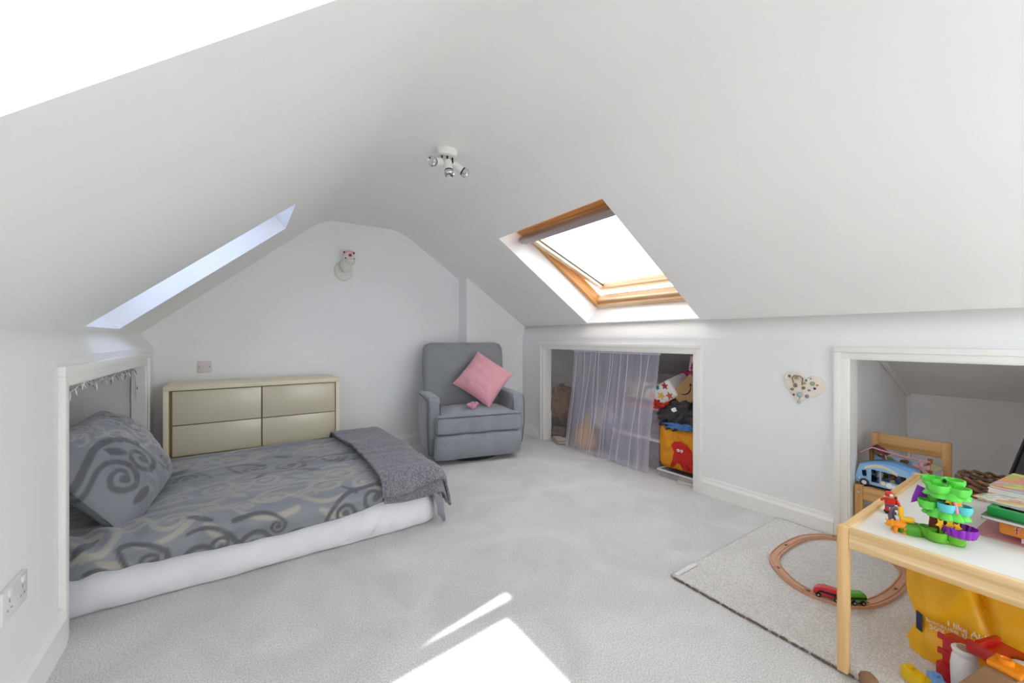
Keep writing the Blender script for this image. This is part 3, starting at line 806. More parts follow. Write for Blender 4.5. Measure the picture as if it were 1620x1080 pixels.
# pink cushion and the pink soft toy tail squashed under it
cu = cushion_mesh(0.40, 0.40, 0.17, 44, 44, 3.0, 0.055, 0.010, 1.0)
M_PINK = mat('pink_cotton', 'd79aa4', 0.85, var=0.05, vscale=14, bump=0.15, bscale=300, sheen=.2)
o = mesh_obj('scatter_cushion', *cu, M_PINK, None, 60)
o.matrix_world = Matrix.Translation((1.845, 3.215, 0.675)) @ R(-16, 'Z') @ R(62, 'X') @ R(-8, 'Y') @ R(49, 'Z')
tag(o, 'dusty pink square cushion balanced on its corner on the armchair', 'cushion')
bm = B()
for k in range(9):
    a = k * .8; ball(bm, (.05 * math.cos(a) * (k % 3) / 2, .02 * math.sin(a), .012 * math.sin(k * 1.7)), .024, 1, .8, .9, 10, 7)
o = obj('scrunchie', bm, mat('pink_plush', 'c98aa6', .9, bump=.4, bscale=150)); o.location = (1.672, 3.12, .458)
tag(o, 'small ruched pink fabric scrunchie on the chair seat under the cushion', 'scrunchie')

# ------------------------------------------------------------------ ceiling spotlight
sp = thing('ceiling_spotlight', 'white ceiling spotlight cluster with three small chrome-rimmed lamps', 'ceiling light', (0.945, 2.06, ZC))
bm = B(); lathe(bm, [(0, 0), (.062, 0), (.062, -.020), (.056, -.032), (.046, -.036), (.0, -.036)], seg=32); obj('canopy', bm, M_WHITEP, sp)
bm = B(); lathe(bm, [(.0, -.034), (.016, -.034), (.016, -.060), (.0, -.060)], seg=16); obj('stem', bm, M_WHITEP, sp)
for ang, pit, rad in ((205, 18, .05), (262, 72, .035), (330, 35, .05)):
    ca, sa = math.cos(math.radians(ang)), math.sin(math.radians(ang)); p0 = Vector((ca * rad * .7, sa * rad * .7, -.034))
    d = Vector((ca * math.cos(math.radians(pit)), sa * math.cos(math.radians(pit)), -math.sin(math.radians(pit))))
    j = p0 + Vector((ca * .012, sa * .012, -.042))
    q = d.to_track_quat('Z', 'Y').to_matrix().to_4x4()
    bm = B(); lathe(bm, [(0, -.01), (.019, -.008), (.022, .0), (.022, .055), (0, .055)], j, 18, q); hd = obj('lamp_head', bm, M_WHITEP, sp)
    bm = B(); tube(bm, [p0, p0 + Vector((0, 0, -.025)), j], .005, 8); obj('arm', bm, M_DKMET, hd)
    bm = B(); lathe(bm, [(0, .053), (.0235, .053), (.0235, .062), (0, .062)], j, 18, q); obj('collar', bm, M_BLACK, hd)
    bm = B(); lathe(bm, [(0, .061), (.024, .061), (.027, .078), (.022, .083), (.010, .076), (0, .075)], j, 18, q); obj('bulb', bm, M_CHROME, hd)

# ------------------------------------------------------------------ animal head on the back wall
uh = thing('wall_plush_head', 'white plush toy animal head mounted on the back wall', 'wall toy', (0.765, YB, 1.70))
bm = B(); lathe(bm, [(0, 0), (.078, 0), (.080, .012), (.070, .022), (0, .026)], (0, 0, -.055), 28, R(90, 'X'), 1.0, 1.12); obj('mount', bm, mat('plush_white', 'e2ded6', .95, bump=.4, bscale=120), uh)
M_PLUSH = MATS['plush_white']
bm = B(); ball(bm, (.01, -.06, -.01), .052, 1, 1, 1.25); ball(bm, (.022, -.115, .045), .050, 1, 1.0, 1.05); hd = obj('head', bm, M_PLUSH, uh, 60)
bm = B(); ball(bm, (.028, -.165, .010), .038, 1.05, .8, .75); obj('muzzle', bm, M_PLUSH, uh, 60)
M_MAG = mat('magenta_felt', 'b01f5a', .8)
bm = B(); ball(bm, (.024, -.160, .062), .014); obj('nose_bobble', bm, M_MAG, uh, 60)
for s in (-1, 1):
    bm = B(); ball(bm, (.022 + s * .040, -.115, .092), .015, .7, .6, 1.3); e_ = obj('ear', bm, M_PLUSH, uh, 60)
    bm = B(); ball(bm, (.022 + s * .040, -.125, .090), .009, .8, .5, 1.2); obj('inner_ear', bm, M_MAG, e_, 60)
    bm = B(); ball(bm, (.022 + s * .036, -.155, .035), .006); obj('eye', bm, M_BLACK, uh, 60)
bm = B()
for k in range(5): ball(bm, (.022 + (k - 2) * .011, -.115, .098 + .004 * (k % 2)), .012)
obj('mane', bm, mat('pale_pink_plush', 'e6b7c0', .9), uh, 60)

# ------------------------------------------------------------------ sockets
M_PLATE = mat('aged_plate', 'd2cac8', .35)
def faceplate(name, W, H, depth, holes, loc, rotz, label, pm=None):
    t = thing(name, label, 'socket', loc, rotz)
    bm = B(); box(bm, -W / 2, W / 2, -depth, 0, -H / 2, H / 2, .004, 2); obj('faceplate', bm, pm or M_PLATE, t)
    for nm, x, z, r, m in holes:
        bm = B(); lathe(bm, [(0, 0), (r, 0), (r * .9, .0022), (0, .0022)], (x, -depth, z), 12, R(90, 'X')); obj(nm, bm, m, t)
    return t
faceplate('aerial_socket', .086, .086, .010, [('screw', -.03, 0, .004, M_DKMET), ('screw', .03, 0, .004, M_DKMET), ('centre_port', 0, 0, .011, M_PLATE)], (-.224, YB, .83), 0, 'small white square socket plate on the back wall')
M_PLATE2 = mat('white_plate', 'e2e0de', .3); M_PINHOLE = mat('socket_slot', '8f8c88', .6)
t = faceplate('double_socket', .146, .086, .011, [], (XL, 1.66, .35), math.radians(90), 'white double power socket low on the near wall', M_PLATE2)
for sx in (-.038, .038):
    bm = B(); box(bm, sx - .008, sx + .008, -.015, -.010, .020, .036, .002); obj('switch', bm, M_WHITEP, t)
    for (qx, qz, qw, qh) in ((0, .008, .003, .009), (-.011, -.014, .007, .003), (.011, -.014, .007, .003)):
        bm = B(); box(bm, sx + qx - qw / 2, sx + qx + qw / 2, -.0118, -.0105, qz - qh / 2, qz + qh / 2); obj('slot', bm, M_PINHOLE, t)

# ------------------------------------------------------------------ heart plaque on the right wall
hp = thing('heart_plaque', 'cream heart shaped clay plaque with coloured charms on the wall', 'wall ornament', (XR, 0.962, 0.778), math.radians(-90))
def hpt(a): return (16 * math.sin(a) ** 3, 13 * math.cos(a) - 5 * math.cos(2 * a) - 2 * math.cos(3 * a) - math.cos(4 * a))
tilt = math.radians(14)
pts = []
for k in range(64):
    x, z = hpt(2 * PI * k / 64); x *= .0062; z *= .0062
    pts.append((x * math.cos(tilt) - z * math.sin(tilt) * -1, z * math.cos(tilt) - x * math.sin(tilt)))
bm = B(); prism(bm, pts, (0, 0, 0), (1, 0, 0), (0, 0, 1), (0, -.012, 0), .003); obj('plaque', bm, mat('cream_clay', 'e6dccf', .7, bump=.1), hp)
charms = [(-.066, .055, .008, '3b7d2c'), (-.052, -.018, .010, '8d7c6c'), (-.044, -.048, .006, '8e1033'), (-.015, -.045, .017, '9fb4b8'), (-.018, -.085, .010, 'a5adb4'), (.020, -.050, .011, '8e8aa8'), (.030, -.016, .008, '8d7fa6'), (.056, -.004, .007, '40265e'), (.068, .015, .006, 'b07e33'), (.046, .022, .012, '93a07c'), (.010, .020, .008, 'a3a659'), (.038, .048, .005, '8b6f78'), (.016, .036, .006, '6d7f93'), (-.036, .005, .011, '8b6c72'), (.003, -.006, .010, '7c6a58'), (-.030, .046, .011, '9aa183')]
for x, z, r, c in charms:
    bm = B(); ball(bm, (x, -.013, z), r, 1, .45, .8 + .4 * random.random(), 10, 7); obj('charm', bm, mat('charm_' + c, c, .35), hp, 60)
bm = B(); tube(bm, [(-.044, -.017, .018), (-.050, -.018, .045), (-.040, -.018, .060), (-.012, -.018, .058), (.002, -.018, .048), (-.002, -.017, .010)], .003, 6); obj('twine', bm, mat('twine', '8a6848', .9), hp)

# ------------------------------------------------------------------ fairy lights along the top of the bed recess
fl = thing('fairy_lights', 'clear string of fairy lights tacked inside the bed recess', 'string lights', (XL - .04, OP_L[0], OP_L[2] - .03))
M_WIRE = mat('clear_wire', 'd8d6d2', .3)
pth = []
for k in range(70):
    s = k / 69; pth.append((-.01 + .012 * math.sin(k * 1.9), .02 + s * 1.40, -.004 + .014 * math.sin(k * 2.3) - .012 * math.sin(s * 3 * PI) ** 2))
pth = [(.0, .018, -.19), (.004, .028, -.12), (-.006, .018, -.05)] + pth + [(-.0, 1.425, -.06), (.002, 1.43, -.2)]
bm = B(); tube(bm, pth, .0022, 5); obj('wire', bm, M_WIRE, fl)
cols = ['f0efe9', 'e8e6e0', 'f4f3ee', 'b98a9a', 'f2f0ea', 'a8a6b8', 'efeee8', 'f1f0eb']
for k in range(30):
    p = Vector(pth[2 + int(k * 71 / 30)]); d = Vector((random.uniform(-.2, .6), random.uniform(-.8, .8), -1)).normalized()
    bm = B(); tube(bm, [p, p + d * .014, p + d * .032], [.003, .0042, .0016], 6); obj('bulb', bm, mat('bulb_' + cols[k % 8], cols[k % 8], .25), fl)
bm = B(); prism(bm, [(0, 0), (.012, .010), (.026, .004), (.014, -.012)], (.008, 1.40, -.125), (0, 1, 0), (0, 0, 1), (.003, 0, 0)); obj('leaf_charm', bm, mat('leaf_green', '2f9a45', .4), fl)
# ------------------------------------------------------------------ sheer curtain over the low cupboard
cu = thing('sheer_curtain', 'sheer lilac white net curtain hung across the low cupboard', 'curtain', (XR, 2.40, 0))
def curtain():
    nu, nv = 220, 40; V = []
    for i in range(nu):
        u = i / (nu - 1)
        for j in range(nv):
            v = j / (nv - 1)                                  # 0 top, 1 hem
            y_top = 2.853 - u * 0.941; y_bot = 2.955 - u * 0.93
            e = v ** 1.3
            y = y_top * (1 - e) + y_bot * e
            y += (0.055 * math.sin(v * 2.2) - 0.075 * v) * max(0, (u - .72) / .28) * (1 if v > .3 else .5)
            ph = u * 70 + 5 * nz(u * 5, v * .8, 1)
            amp = (0.004 + 0.007 * v) * (0.6 + 0.8 * abs(nz(u * 7, 3, 0)))
            x = -0.004 + amp * math.sin(ph) + 0.012 * nz(u * 4, v * 2, 7) - 0.025 * e
            z = 0.938 - v * 0.930 + (0.012 * math.sin(u * 13) * v + 0.008 * nz(u * 9, 0, 2) * v)
            V.append((x + .03, y - 2.40, max(z, .004)))
    return V, grid_faces(nu, nv)
M_NET = sheer('net_curtain', 'eae9fc', 0.40, 0.4)
M_NETD = sheer('net_seam', 'efeefa', 0.55, 0.35)
mesh_obj('net_panel', *curtain(), M_NET, cu, 60)
bm = B(); tube(bm, [(.028, .46, .938), (.028, -.49, .938)], .006, 8); obj('curtain_rod', bm, M_WHITEP, cu)
bm = B(); box(bm, .016, .040, -.488, .453, .918, .948, .004, 2); obj('heading_tape', bm, M_NETD, cu)
for u in (.06, .17, .24, .33, .37, .49, .52, .62, .70, .83, .90):
    pts = []
    for j in range(14):
        v = j / 13; e = v ** 1.3; y = (2.853 - u * .941) * (1 - e) + (2.955 - u * .93) * e
        y += (0.055 * math.sin(v * 2.2) - 0.075 * v) * max(0, (u - .72) / .28) * (1 if v > .3 else .5)
        pts.append((.010 - .03 * e + .008 * math.sin(v * 5 + u * 30), y - 2.40 + .008 * math.sin(v * 6 + u * 20), max(.008, .93 - v * .92)))
    bm = B(); tube(bm, pts, .0028, 5); obj('pleat', bm, M_NETD, cu)

# ------------------------------------------------------------------ things stored in the low cupboard
def lump(name, c, r, s, m, label, cat, seed=0, amp=.25, fr=3.0, mx=None, n=5):
    t = bmesh.new(); bmesh.ops.create_icosphere(t, subdivisions=n, radius=1)
    for v in t.verts:
        d = v.co.normalized(); k = 1 + amp * fbm(d.x * fr + seed, d.y * fr, d.z * fr, 4); v.co = Vector((d.x * s[0], d.y * s[1], d.z * s[2])) * r * k
    if mx is not None: t.transform(mx)
    zmin = min(v.co.z for v in t.verts)
    bm = B(); add(bm, t); o = obj(name, bm, m, None, 70); o.location = c
    return tag(o, label, cat)
M_FLEECE = mat('brown_fleece', '8a7264', .95, var=.25, vscale=30, bump=.9, bscale=110, sheen=.4)
lump('fleece_blanket', (2.80, 3.20, .37), .145, (.85, .9, 1.3), M_FLEECE, 'brown teddy fleece bundled high at the curtain side of the cupboard', 'blanket', 2.0, .20, 2.0)
def roll(name, c, L, w_, layers, th, m, label, rotz=0):
    """cloth folded over on itself, seen from its folded edge"""
    pts = []; hgt = th * layers * 1.5
    for k in range(layers):
        z = th * .6 + k * th * 1.7; d = 1 if k % 2 == 0 else -1
        for s in range(9):
            t_ = s / 8; pts.append(((-w_ / 2 + w_ * t_) * d, z + .004 * math.sin(t_ * 5 + k)))
        if k < layers - 1:
            for s in range(1, 5):
                a = -PI / 2 + PI * s / 5; pts.append((d * (w_ / 2 + th * .85 * math.cos(a)), z + th * .85 + th * .85 * math.sin(a)))
    V = []; n = len(pts)
    for (x, z) in pts:
        V.append((x, -L / 2, z)); V.append((x, L / 2, z))
    F = [(2 * i, 2 * i + 2, 2 * i + 3, 2 * i + 1) for i in range(n - 1)]
    o = mesh_obj(name, V, F, m, None, 60); md = o.modifiers.new('thick', 'SOLIDIFY'); md.thickness = th; md.offset = 0
    o.location = c; o.rotation_euler = (0, 0, rotz)
    return tag(o, label, 'folded cloth')
M_GREYT = mat('grey_towelling', '857b78', .95, var=.1, vscale=20, bump=.6, bscale=200)
M_CREAMT = mat('cream_towelling', 'cfc6b8', .95, var=.08, vscale=20, bump=.6, bscale=200)
bm = B(); tube(bm, [(0, .07, .0), (0, -.12, .0)], .055, 16); tube(bm, [(-.045, .07, -.02), (-.045, -.13, -.02)], .028, 12)
o = obj('rolled_mat', bm, M_GREYT, None); o.location = (2.76, 3.205, .085); tag(o, 'rolled grey bath mat on the cupboard floor behind the cream cloth', 'mat')
roll('folded_cloth', (2.70, 3.07, .005), .20, .14, 2, .016, M_CREAMT, 'cream folded cloth on the cupboard floor beside the curtain', math.radians(70))

M_BOX = sheer('clear_tub', 'e3dfe6', .28, .3); M_LID = mat('pink_lid', 'c99aa6', .35); M_LIDW = mat('white_lid', 'd6d0d6', .35)
def tub(loc, W, D, H, label, lidm, open_=False, group='clear storage tubs in the cupboard'):
    t = thing('storage_tub', label, 'storage box', loc, 0, group)
    bm = B(); th = .004
    for (x0, x1, y0, y1, z0, z1) in ((-W / 2, W / 2, -D / 2, D / 2, 0, th), (-W / 2, -W / 2 + th, -D / 2, D / 2, th, H), (W / 2 - th, W / 2, -D / 2, D / 2, th, H), (-W / 2 + th, W / 2 - th, -D / 2, -D / 2 + th, th, H), (-W / 2 + th, W / 2 - th, D / 2 - th, D / 2, th, H)):
        box(bm, x0, x1, y0, y1, z0, z1)
    bmesh.ops.remove_doubles(bm, verts=bm.verts[:], dist=.0001)
    obj('tub_body', bm, M_BOX, t, None)
    if open_:
        bm = B(); pts = [(-W / 2, -D / 2, H), (W / 2, -D / 2, H), (W / 2, D / 2, H), (-W / 2, D / 2, H)]
        tube(bm, pts, .008, 8, closed=True); obj('rim', bm, lidm, t)
    else:
        bm = B(); box(bm, -W / 2 - .012, W / 2 + .012, -D / 2 - .012, D / 2 + .012, H, H + .022, .008, 2); obj('lid', bm, lidm, t)
    return t
tub((2.95, 2.24, .0), .40, .46, .22, 'clear tub on the cupboard floor under the pink lidded tub', M_LIDW)
tub((2.95, 2.24, .243), .38, .44, .225, 'pink lidded clear tub stacked behind the right edge of the curtain', M_LID)
tub((3.03, 2.72, .0), .40, .46, .17, 'shallow clear tub behind the middle of the curtain', M_LID)
tub((2.80, 1.79, .0), .30, .31, .05, 'shallow open clear tray under the orange bag', M_LIDW, True)
# coloured toys seen through the tubs and net
for nm, loc, r, c, lab in (('toy_ball', (2.93, 2.12, .065), .05, '4d6a9a', 'blue ball inside the lower clear tub'), ('toy_ball', (2.92, 2.30, .060), .045, 'b06070', 'red ball inside the lower clear tub'), ('toy_ball', (2.90, 2.12, .305), .05, 'a05a86', 'purple ball inside the pink lidded tub'), ('toy_ball', (2.92, 2.28, .30), .048, '7a7fa8', 'slate blue ball inside the pink lidded tub'), ('toy_ball', (2.90, 2.62, .065), .055, 'a9a2b4', 'pale grey ball inside the shallow curtain tub')):
    o = lump(nm, loc, r, (1, 1, 1), mat('toy_' + c, c, .4), lab, 'ball', 0, .02, 1, None, 3)
# yellow pointed soft toy and bags of things behind the net
bm = B(); lathe(bm, [(0, 0), (.09, .01), (.125, .07), (.12, .13), (.075, .19), (.035, .25), (.018, .31), (0, .34)], seg=24, sx=.7); ball(bm, (0, .10, .06), .05); ball(bm, (0, -.09, .07), .045)
o = obj('soft_toy', bm, mat('yellow_plush', 'dca545', .9, var=.1, bump=.3, bscale=90), None, 60); o.location = (2.735, 2.80, .0); tag(o, 'yellow pointed soft toy on the floor behind the net curtain', 'soft toy')
lump('toy_sack', (2.80, 2.62, .325), .13, (.85, 1.0, .95), patches('toy_print', ['cfc7da', '8a9cc8', 'dcd3b8', '9c8f7c', 'bcbccc', 'c7a98a'], 22), 'print fabric sack behind the centre of the net curtain', 'sack', 5, .3)
tub((3.12, 2.72, .20), .36, .44, .25, 'clear tub with white lid standing highest behind the curtain', M_LIDW)
bm = B(); box(bm, -.12, .12, -.2, .2, 0, .16, .01); o = obj('cream_carton', bm, patches('carton_print', ['d9cfb4', 'c8b58f', 'e2dcca', '9aa7c8'], 14), None); o.location = (3.10, 2.36, .5); tag(o, 'cream printed carton on the tubs behind the net curtain', 'box')

# star wrapped parcel, made of a pillow of paper with separate stars
def starpts(r, n=5, k=.45, a0=PI / 2): return [((r if i % 2 == 0 else r * k) * math.cos(a0 + PI * i / n), (r if i % 2 == 0 else r * k) * math.sin(a0 + PI * i / n)) for i in range(2 * n)]
pa = thing('star_print_bag', 'white bag with coloured stars piled on the tubs beside the net curtain', 'bag', (2.84, 1.99, .622), 0, None, (math.radians(-30), math.radians(-12), 0))
bm = B(); box(bm, -.12, .12, -.15, .14, -.075, .075, .03, 4); obj('bag_body', bm, mat('star_white', 'e6e4e2', .7, bump=.3, bscale=12), pa, 60)
for y_, z_, r, c, a in ((.06, .03, .040, 'd58a2a', .3), (-.02, -.01, .038, 'e3b53a', .9), (.05, -.045, .036, '23677f', .1), (-.10, .04, .034, 'a83a36', .5), (-.09, -.04, .036, 'c95f36', .2), (.115, .0, .030, '3d6fae', .6), (-.03, .058, .026, '2c7d68', 0)):
    bm = B(); prism(bm, starpts(r, a0=PI / 2 + a), (-.1205, y_, z_), (0, 1, 0), (0, 0, 1), (-.0015, 0, 0)); obj('star', bm, mat('star_' + c, c, .6), pa, None)
o = lump('red_scarf', (2.80, 2.02, .530), .085, (1, 1.3, .62), mat('scarlet_cloth', 'c2331f', .8, var=.3, vscale=10, bump=.3), 'scarlet cloth crumpled under the star print bag', 'cloth', 8, .3)
lump('maroon_scarf', (2.86, 1.86, .520), .075, (1, 1.2, .5), mat('maroon_cloth', '7c2028', .85, var=.2, bump=.3), 'maroon cloth squashed between scarlet cloth and cardboard', 'cloth', 3, .3)
# cardboard parcel with a black curved arrow
cb = thing('cardboard_parcel', 'brown cardboard parcel with a black curved arrow in the cupboard', 'box', (2.84, 1.765, .655), 0, None, (math.radians(-47), 0, math.radians(4)))
bm = B(); box(bm, -.10, .12, -.11, .11, -.075, .075, .002, 1); obj('carton', bm, mat('kraft_card', 'b08a5e', .85, var=.06), cb, None)
arc = []
for k in range(13):
    a = math.radians(205 + 130 * k / 12); arc.append((.055 * math.cos(a), .055 * math.sin(a) + .035))
for k in range(13):
    a = math.radians(335 - 130 * k / 12); wq = .009 * math.sin(PI * min(1, (12 - k) / 12 + .15)); arc.append((.055 * math.cos(a) , .055 * math.sin(a) + .035 + .010))
bm = B(); prism(bm, arc, (-.1005, 0, 0), (0, -1, 0), (0, 0, 1), (-.001, 0, 0)); obj('arrow_mark', bm, M_BLACK, cb, None)
bm = B(); prism(bm, [(.035, .012), (.062, .026), (.058, -.004), (.052, .010)], (-.1005, 0, 0), (0, -1, 0), (0, 0, 1), (-.001, 0, 0)); obj('arrow_head', bm, M_BLACK, cb, None)
bm = B(); box(bm, -.10, .10, -.06, .06, -.10, .10, .004)
o = obj('gift_box', bm, patches('candy_stripe', ['c34a7c', 'e8c9d6', 'a83a72', 'f0e2cf'], 40), None); o.location = (2.96, 1.76, .875); o.rotation_euler = (0, .2, .1); tag(o, 'magenta and white patterned gift box at the top of the pile', 'gift box')
bm = B(); box(bm, -.09, .09, -.12, .12, -.05, .05, .02); o = obj('pink_bag', bm, mat('hot_pink', 'b3306f', .7, bump=.2), None, 60); o.location = (3.02, 1.82, .735); tag(o, 'hot pink bag behind the cardboard parcel', 'bag')
bm = B(); box(bm, -.15, .17, -.22, .10, -.0, .42, .012); o = obj('packing_case', bm, mat('grey_case', '6d6870', .8), None); o.location = (3.22, 1.92, .25); tag(o, 'dull grey case at the back of the pile beneath pink bag', 'case')
ja = thing('quilted_jacket', 'black quilted jacket heaped above the orange bag', 'jacket', (2.79, 1.83, .46))
t = bmesh.new(); bmesh.ops.create_icosphere(t, subdivisions=5, radius=1)
for v in t.verts:
    d = v.co.normalized(); k = 1 + .28 * fbm(d.x * 2.2 + 4, d.y * 2.2, d.z * 2.2, 4) + .05 * math.sin(d.y * 12 + d.z * 9); v.co = Vector((d.x * .13, d.y * .19, d.z * .105)) * k
t.transform(R(-22, 'X')); bm = B(); add(bm, t); obj('jacket_body', bm, mat('black_nylon', '2c2b31', .5, bump=.2, bscale=30), ja, 70)
bm = B(); box(bm, -.128, -.122, -.055, -.015, .03, .06, .001, 1, R(-25, 'X')); obj('care_label', bm, M_WHITEP, ja, None)
lump('blue_scarf', (2.74, 1.79, .395), .10, (.8, 1.45, .38), mat('blue_knit', '5c86c4', .9, var=.2, vscale=20, bump=.6, bscale=60), 'light blue knitted scarf between jacket and orange bag', 'scarf', 6, .3)
lump('brown_hat', (2.73, 1.68, .44), .06, (.8, .9, .8), mat('brown_fur', '5b4a44', .95, bump=.9, bscale=90), 'brown furry hat beside the jacket in the cupboard', 'hat', 1, .3)
# orange bag with a red creature appliqué
ob = thing('orange_bag', 'stuffed orange cloth bag with a red creature motif in the cupboard', 'bag', (2.78, 1.80, .045))
V, F = cushion_mesh(.40, .345, .19, 50, 44, 5.0, .03, .014, 4.0)
Rm = Matrix.Translation((0, 0, .172)) @ Matrix(((0, 0, -1, 0), (-1, 0, 0, 0), (0, 1, 0, 0), (0, 0, 0, 1)))
mesh_obj('bag_body', [Rm @ v for v in V], F, mat('orange_canvas', 'e3930f', .7, var=.05, vscale=10, bump=.25, bscale=14), ob, 70)
def bagx(y, z): return -.095 * max(0, 1 - abs(y / .2) ** 5) ** .5 * max(0, 1 - abs((z - .172) / .172) ** 5) ** .5 - .014
red = mat('red_felt', 'c4241c', .85)
def applique(pts, nm, m, off=.0):
    o = [(bagx(y, z) - off, y, z) for y, z in pts]
    c = (sum(p[0] for p in o) / len(o) - .002, sum(p[1] for p in o) / len(o), sum(p[2] for p in o) / len(o))
    n = len(o); V = o + [c] + [(p[0] + .004, p[1], p[2]) for p in o]
    F = [(i, (i + 1) % n, n) for i in range(n)] + [(i, n + 1 + i, n + 1 + (i + 1) % n, (i + 1) % n) for i in range(n)]
    return mesh_obj(nm, V, F, m, ob, None)
body = [(.045, .205), (.02, .235), (-.03, .245), (-.08, .225), (-.115, .19), (-.12, .13), (-.13, .06), (-.105, .03), (-.09, .07), (-.07, .03), (-.045, .028), (-.03, .075), (-.005, .085), (.03, .045), (.055, .028), (.06, .045), (.04, .08), (.03, .12), (.02, .16), (.035, .185)]
applique(body, 'creature_motif', red)
for y_ in (-.015, -.042):
    applique([(y_ + .011 * math.cos(a), .178 + .011 * math.sin(a)) for a in [2 * PI * k / 12 for k in range(12)]], 'motif_eye', M_WHITEP, .004)
    applique([(y_ + .004 * math.cos(a), .178 + .004 * math.sin(a)) for a in [2 * PI * k / 10 for k in range(10)]], 'motif_pupil', red, .007)
bm = B(); box(bm, -.06, .06, -.07, .07, 0, .012, .002, 1); o = obj('paper_booklet', bm, mat('pale_paper', 'cfcac2', .8), None); o.location = (2.685, 1.715, .001); o.rotation_euler = (0, 0, .5); tag(o, 'pale booklet lying on the carpet below the orange bag', 'booklet')

# ------------------------------------------------------------------ carpet offcut used as a play rug
RX0, RX1, RY0, RY1 = 1.57, 2.575, -0.9, 1.085
def rug():
    nx, ny = 60, 120; V = []
    for i in range(nx):
        for j in range(ny):
            x = RX0 + (RX1 - RX0) * i / (nx - 1); y = RY0 + (RY1 - RY0) * j / (ny - 1)
            e = .006 * nz(y * 30, 3) + .004 * nz(y * 80, 1) if i == 0 else 0
            curl = .006 * max(0, nz(y * 4, 8)) * math.exp(-((x - RX0) / .03) ** 2)
            V.append((x + e, y + (.004 * nz(x * 30, 5) if j == ny - 1 else 0), .013 + curl))
    o = mesh_obj('carpet_offcut', V, grid_faces(nx, ny), M_RUG, None, 60); md = o.modifiers.new('thick', 'SOLIDIFY'); md.thickness = .012; md.offset = -1
    return o
rg = thing('play_rug', 'pale grey carpet offcut laid as a rug under the train track', 'rug', (0, 0, 0))
o = rug(); o.parent = rg
bm = B()
for k in range(46):
    y0 = RY1 - .012 - k * .030 - random.random() * .01; y1 = y0 - .020 - random.random() * .012
    tube(bm, [(RX0 - .002, y0, .005), (RX0 - .004 - random.random() * .004, (y0 + y1) / 2, .006 + random.random() * .004), (RX0 - .002, y1, .005)], .0035, 5)
o = obj('frayed_backing', bm, mat('jute_backing', '6f5d4c', .95), rg); o['kind'] = 'stuff'
V = []; 
for i in range(24):
    for j in range(6):
        V.append((RX0 + .012 + .15 * i / 23, RY1 - .028 + .022 * j / 5, .0155 + .003 * abs(nz(i * .9, j * .9, 4))))
mesh_obj('edge_tape', V, grid_faces(24, 6), mat('silver_tape', 'f2f2f4', .25, metal=.35), rg, 30)
settle(rg, (2.07, 0.1, 0.0))

# ------------------------------------------------------------------ wooden train track
ZR = .0135
TP = [(2.55, .80), (2.478, .862), (2.393, .893), (2.248, .905), (2.095, .892), (2.01, .850), (1.935, .765), (1.912, .700), (1.920, .640), (1.946, .585), (1.998, .543), (2.065, .517), (2.178, .500), (2.275, .497), (2.40, .505), (2.50, .560), (2.565, .650), (2.575, .730)]
def cat(P, n=14):
    out = []; m = len(P)
    for i in range(m):
        p0, p1, p2, p3 = [Vector(P[(i + k) % m]) for k in (-1, 0, 1, 2)]
        for s in range(n):
            t_ = s / n
            out.append(.5 * ((2 * p1) + (p2 - p0) * t_ + (2 * p0 - 5 * p1 + 4 * p2 - p3) * t_ ** 2 + (3 * p1 - p0 - 3 * p2 + p3) * t_ ** 3))
    return out
CL = cat(TP); NT = len(CL)
def track_piece(i0, i1, label):
    prof = [(-.020, 0), (.020, 0), (.020, .012), (.0155, .012), (.0155, .009), (.0095, .009), (.0095, .012), (-.0095, .012), (-.0095, .009), (-.0155, .009), (-.0155, .012), (-.020, .012)]
    rings = []; V = []; n = i1 - i0 + 1
    c0 = CL[i0 % NT]
    for k in range(i0, i1 + 1):
        p = CL[k % NT]; d = (CL[(k + 1) % NT] - CL[(k - 1) % NT]).normalized(); nn = Vector((-d.y, d.x))
        sh = .0009 if k == i0 else (-.0009 if k == i1 else 0)
        q = p + d * sh
        for a, z in prof: V.append((q.x + nn.x * a - c0.x, q.y + nn.y * a - c0.y, z))
    m = len(prof); F = []
    for k in range(n - 1):
        for a in range(m): F.append((k * m + a, k * m + (a + 1) % m, (k + 1) * m + (a + 1) % m, (k + 1) * m + a))
    F.append(tuple(range(m))[::-1]); F.append(tuple((n - 1) * m + a for a in range(m)))
    t = thing('train_track', label, 'train track', (c0.x, c0.y, ZR), 0, 'wooden train track loop')
    mesh_obj('rail_piece', V, F, M_BEECH, t, None)
    e = CL[i1 % NT]; d = (CL[(i1 + 1) % NT] - CL[(i1 - 1) % NT]).normalized()
    bm = B(); lathe(bm, [(0, .0122), (.0065, .0122), (.0065, .0126), (0, .0126)], (e.x - c0.x + d.x * .010, e.y - c0.y + d.y * .010, 0), 12); box(bm, -.006, .008, -.0016, .0016, .0122, .0126, 0, 1, Matrix.Translation((e.x - c0.x, e.y - c0.y, 0)) @ Matrix.Rotation(math.atan2(d.y, d.x), 4, 'Z')); obj('peg_joint', bm, mat('joint_shadow', '6b4630', .9), t, None)
g = 14
track_piece(0 * g, 3 * g, 'straight wooden track piece nearest the knee wall'); track_piece(3 * g, int(5.2 * g), 'curved track piece at the outer corner of the loop')
track_piece(int(5.2 * g), 7 * g, 'track piece between the outer corner and the red engine'); track_piece(7 * g, int(10.2 * g), 'track piece carrying the red and green train')
track_piece(int(10.2 * g), int(12.4 * g), 'curved track piece just ahead of the green wagon'); track_piece(int(12.4 * g), 15 * g, 'track piece running behind the yellow carrier bag'); track_piece(15 * g, 18 * g, 'curved track piece hidden farthest under the table')

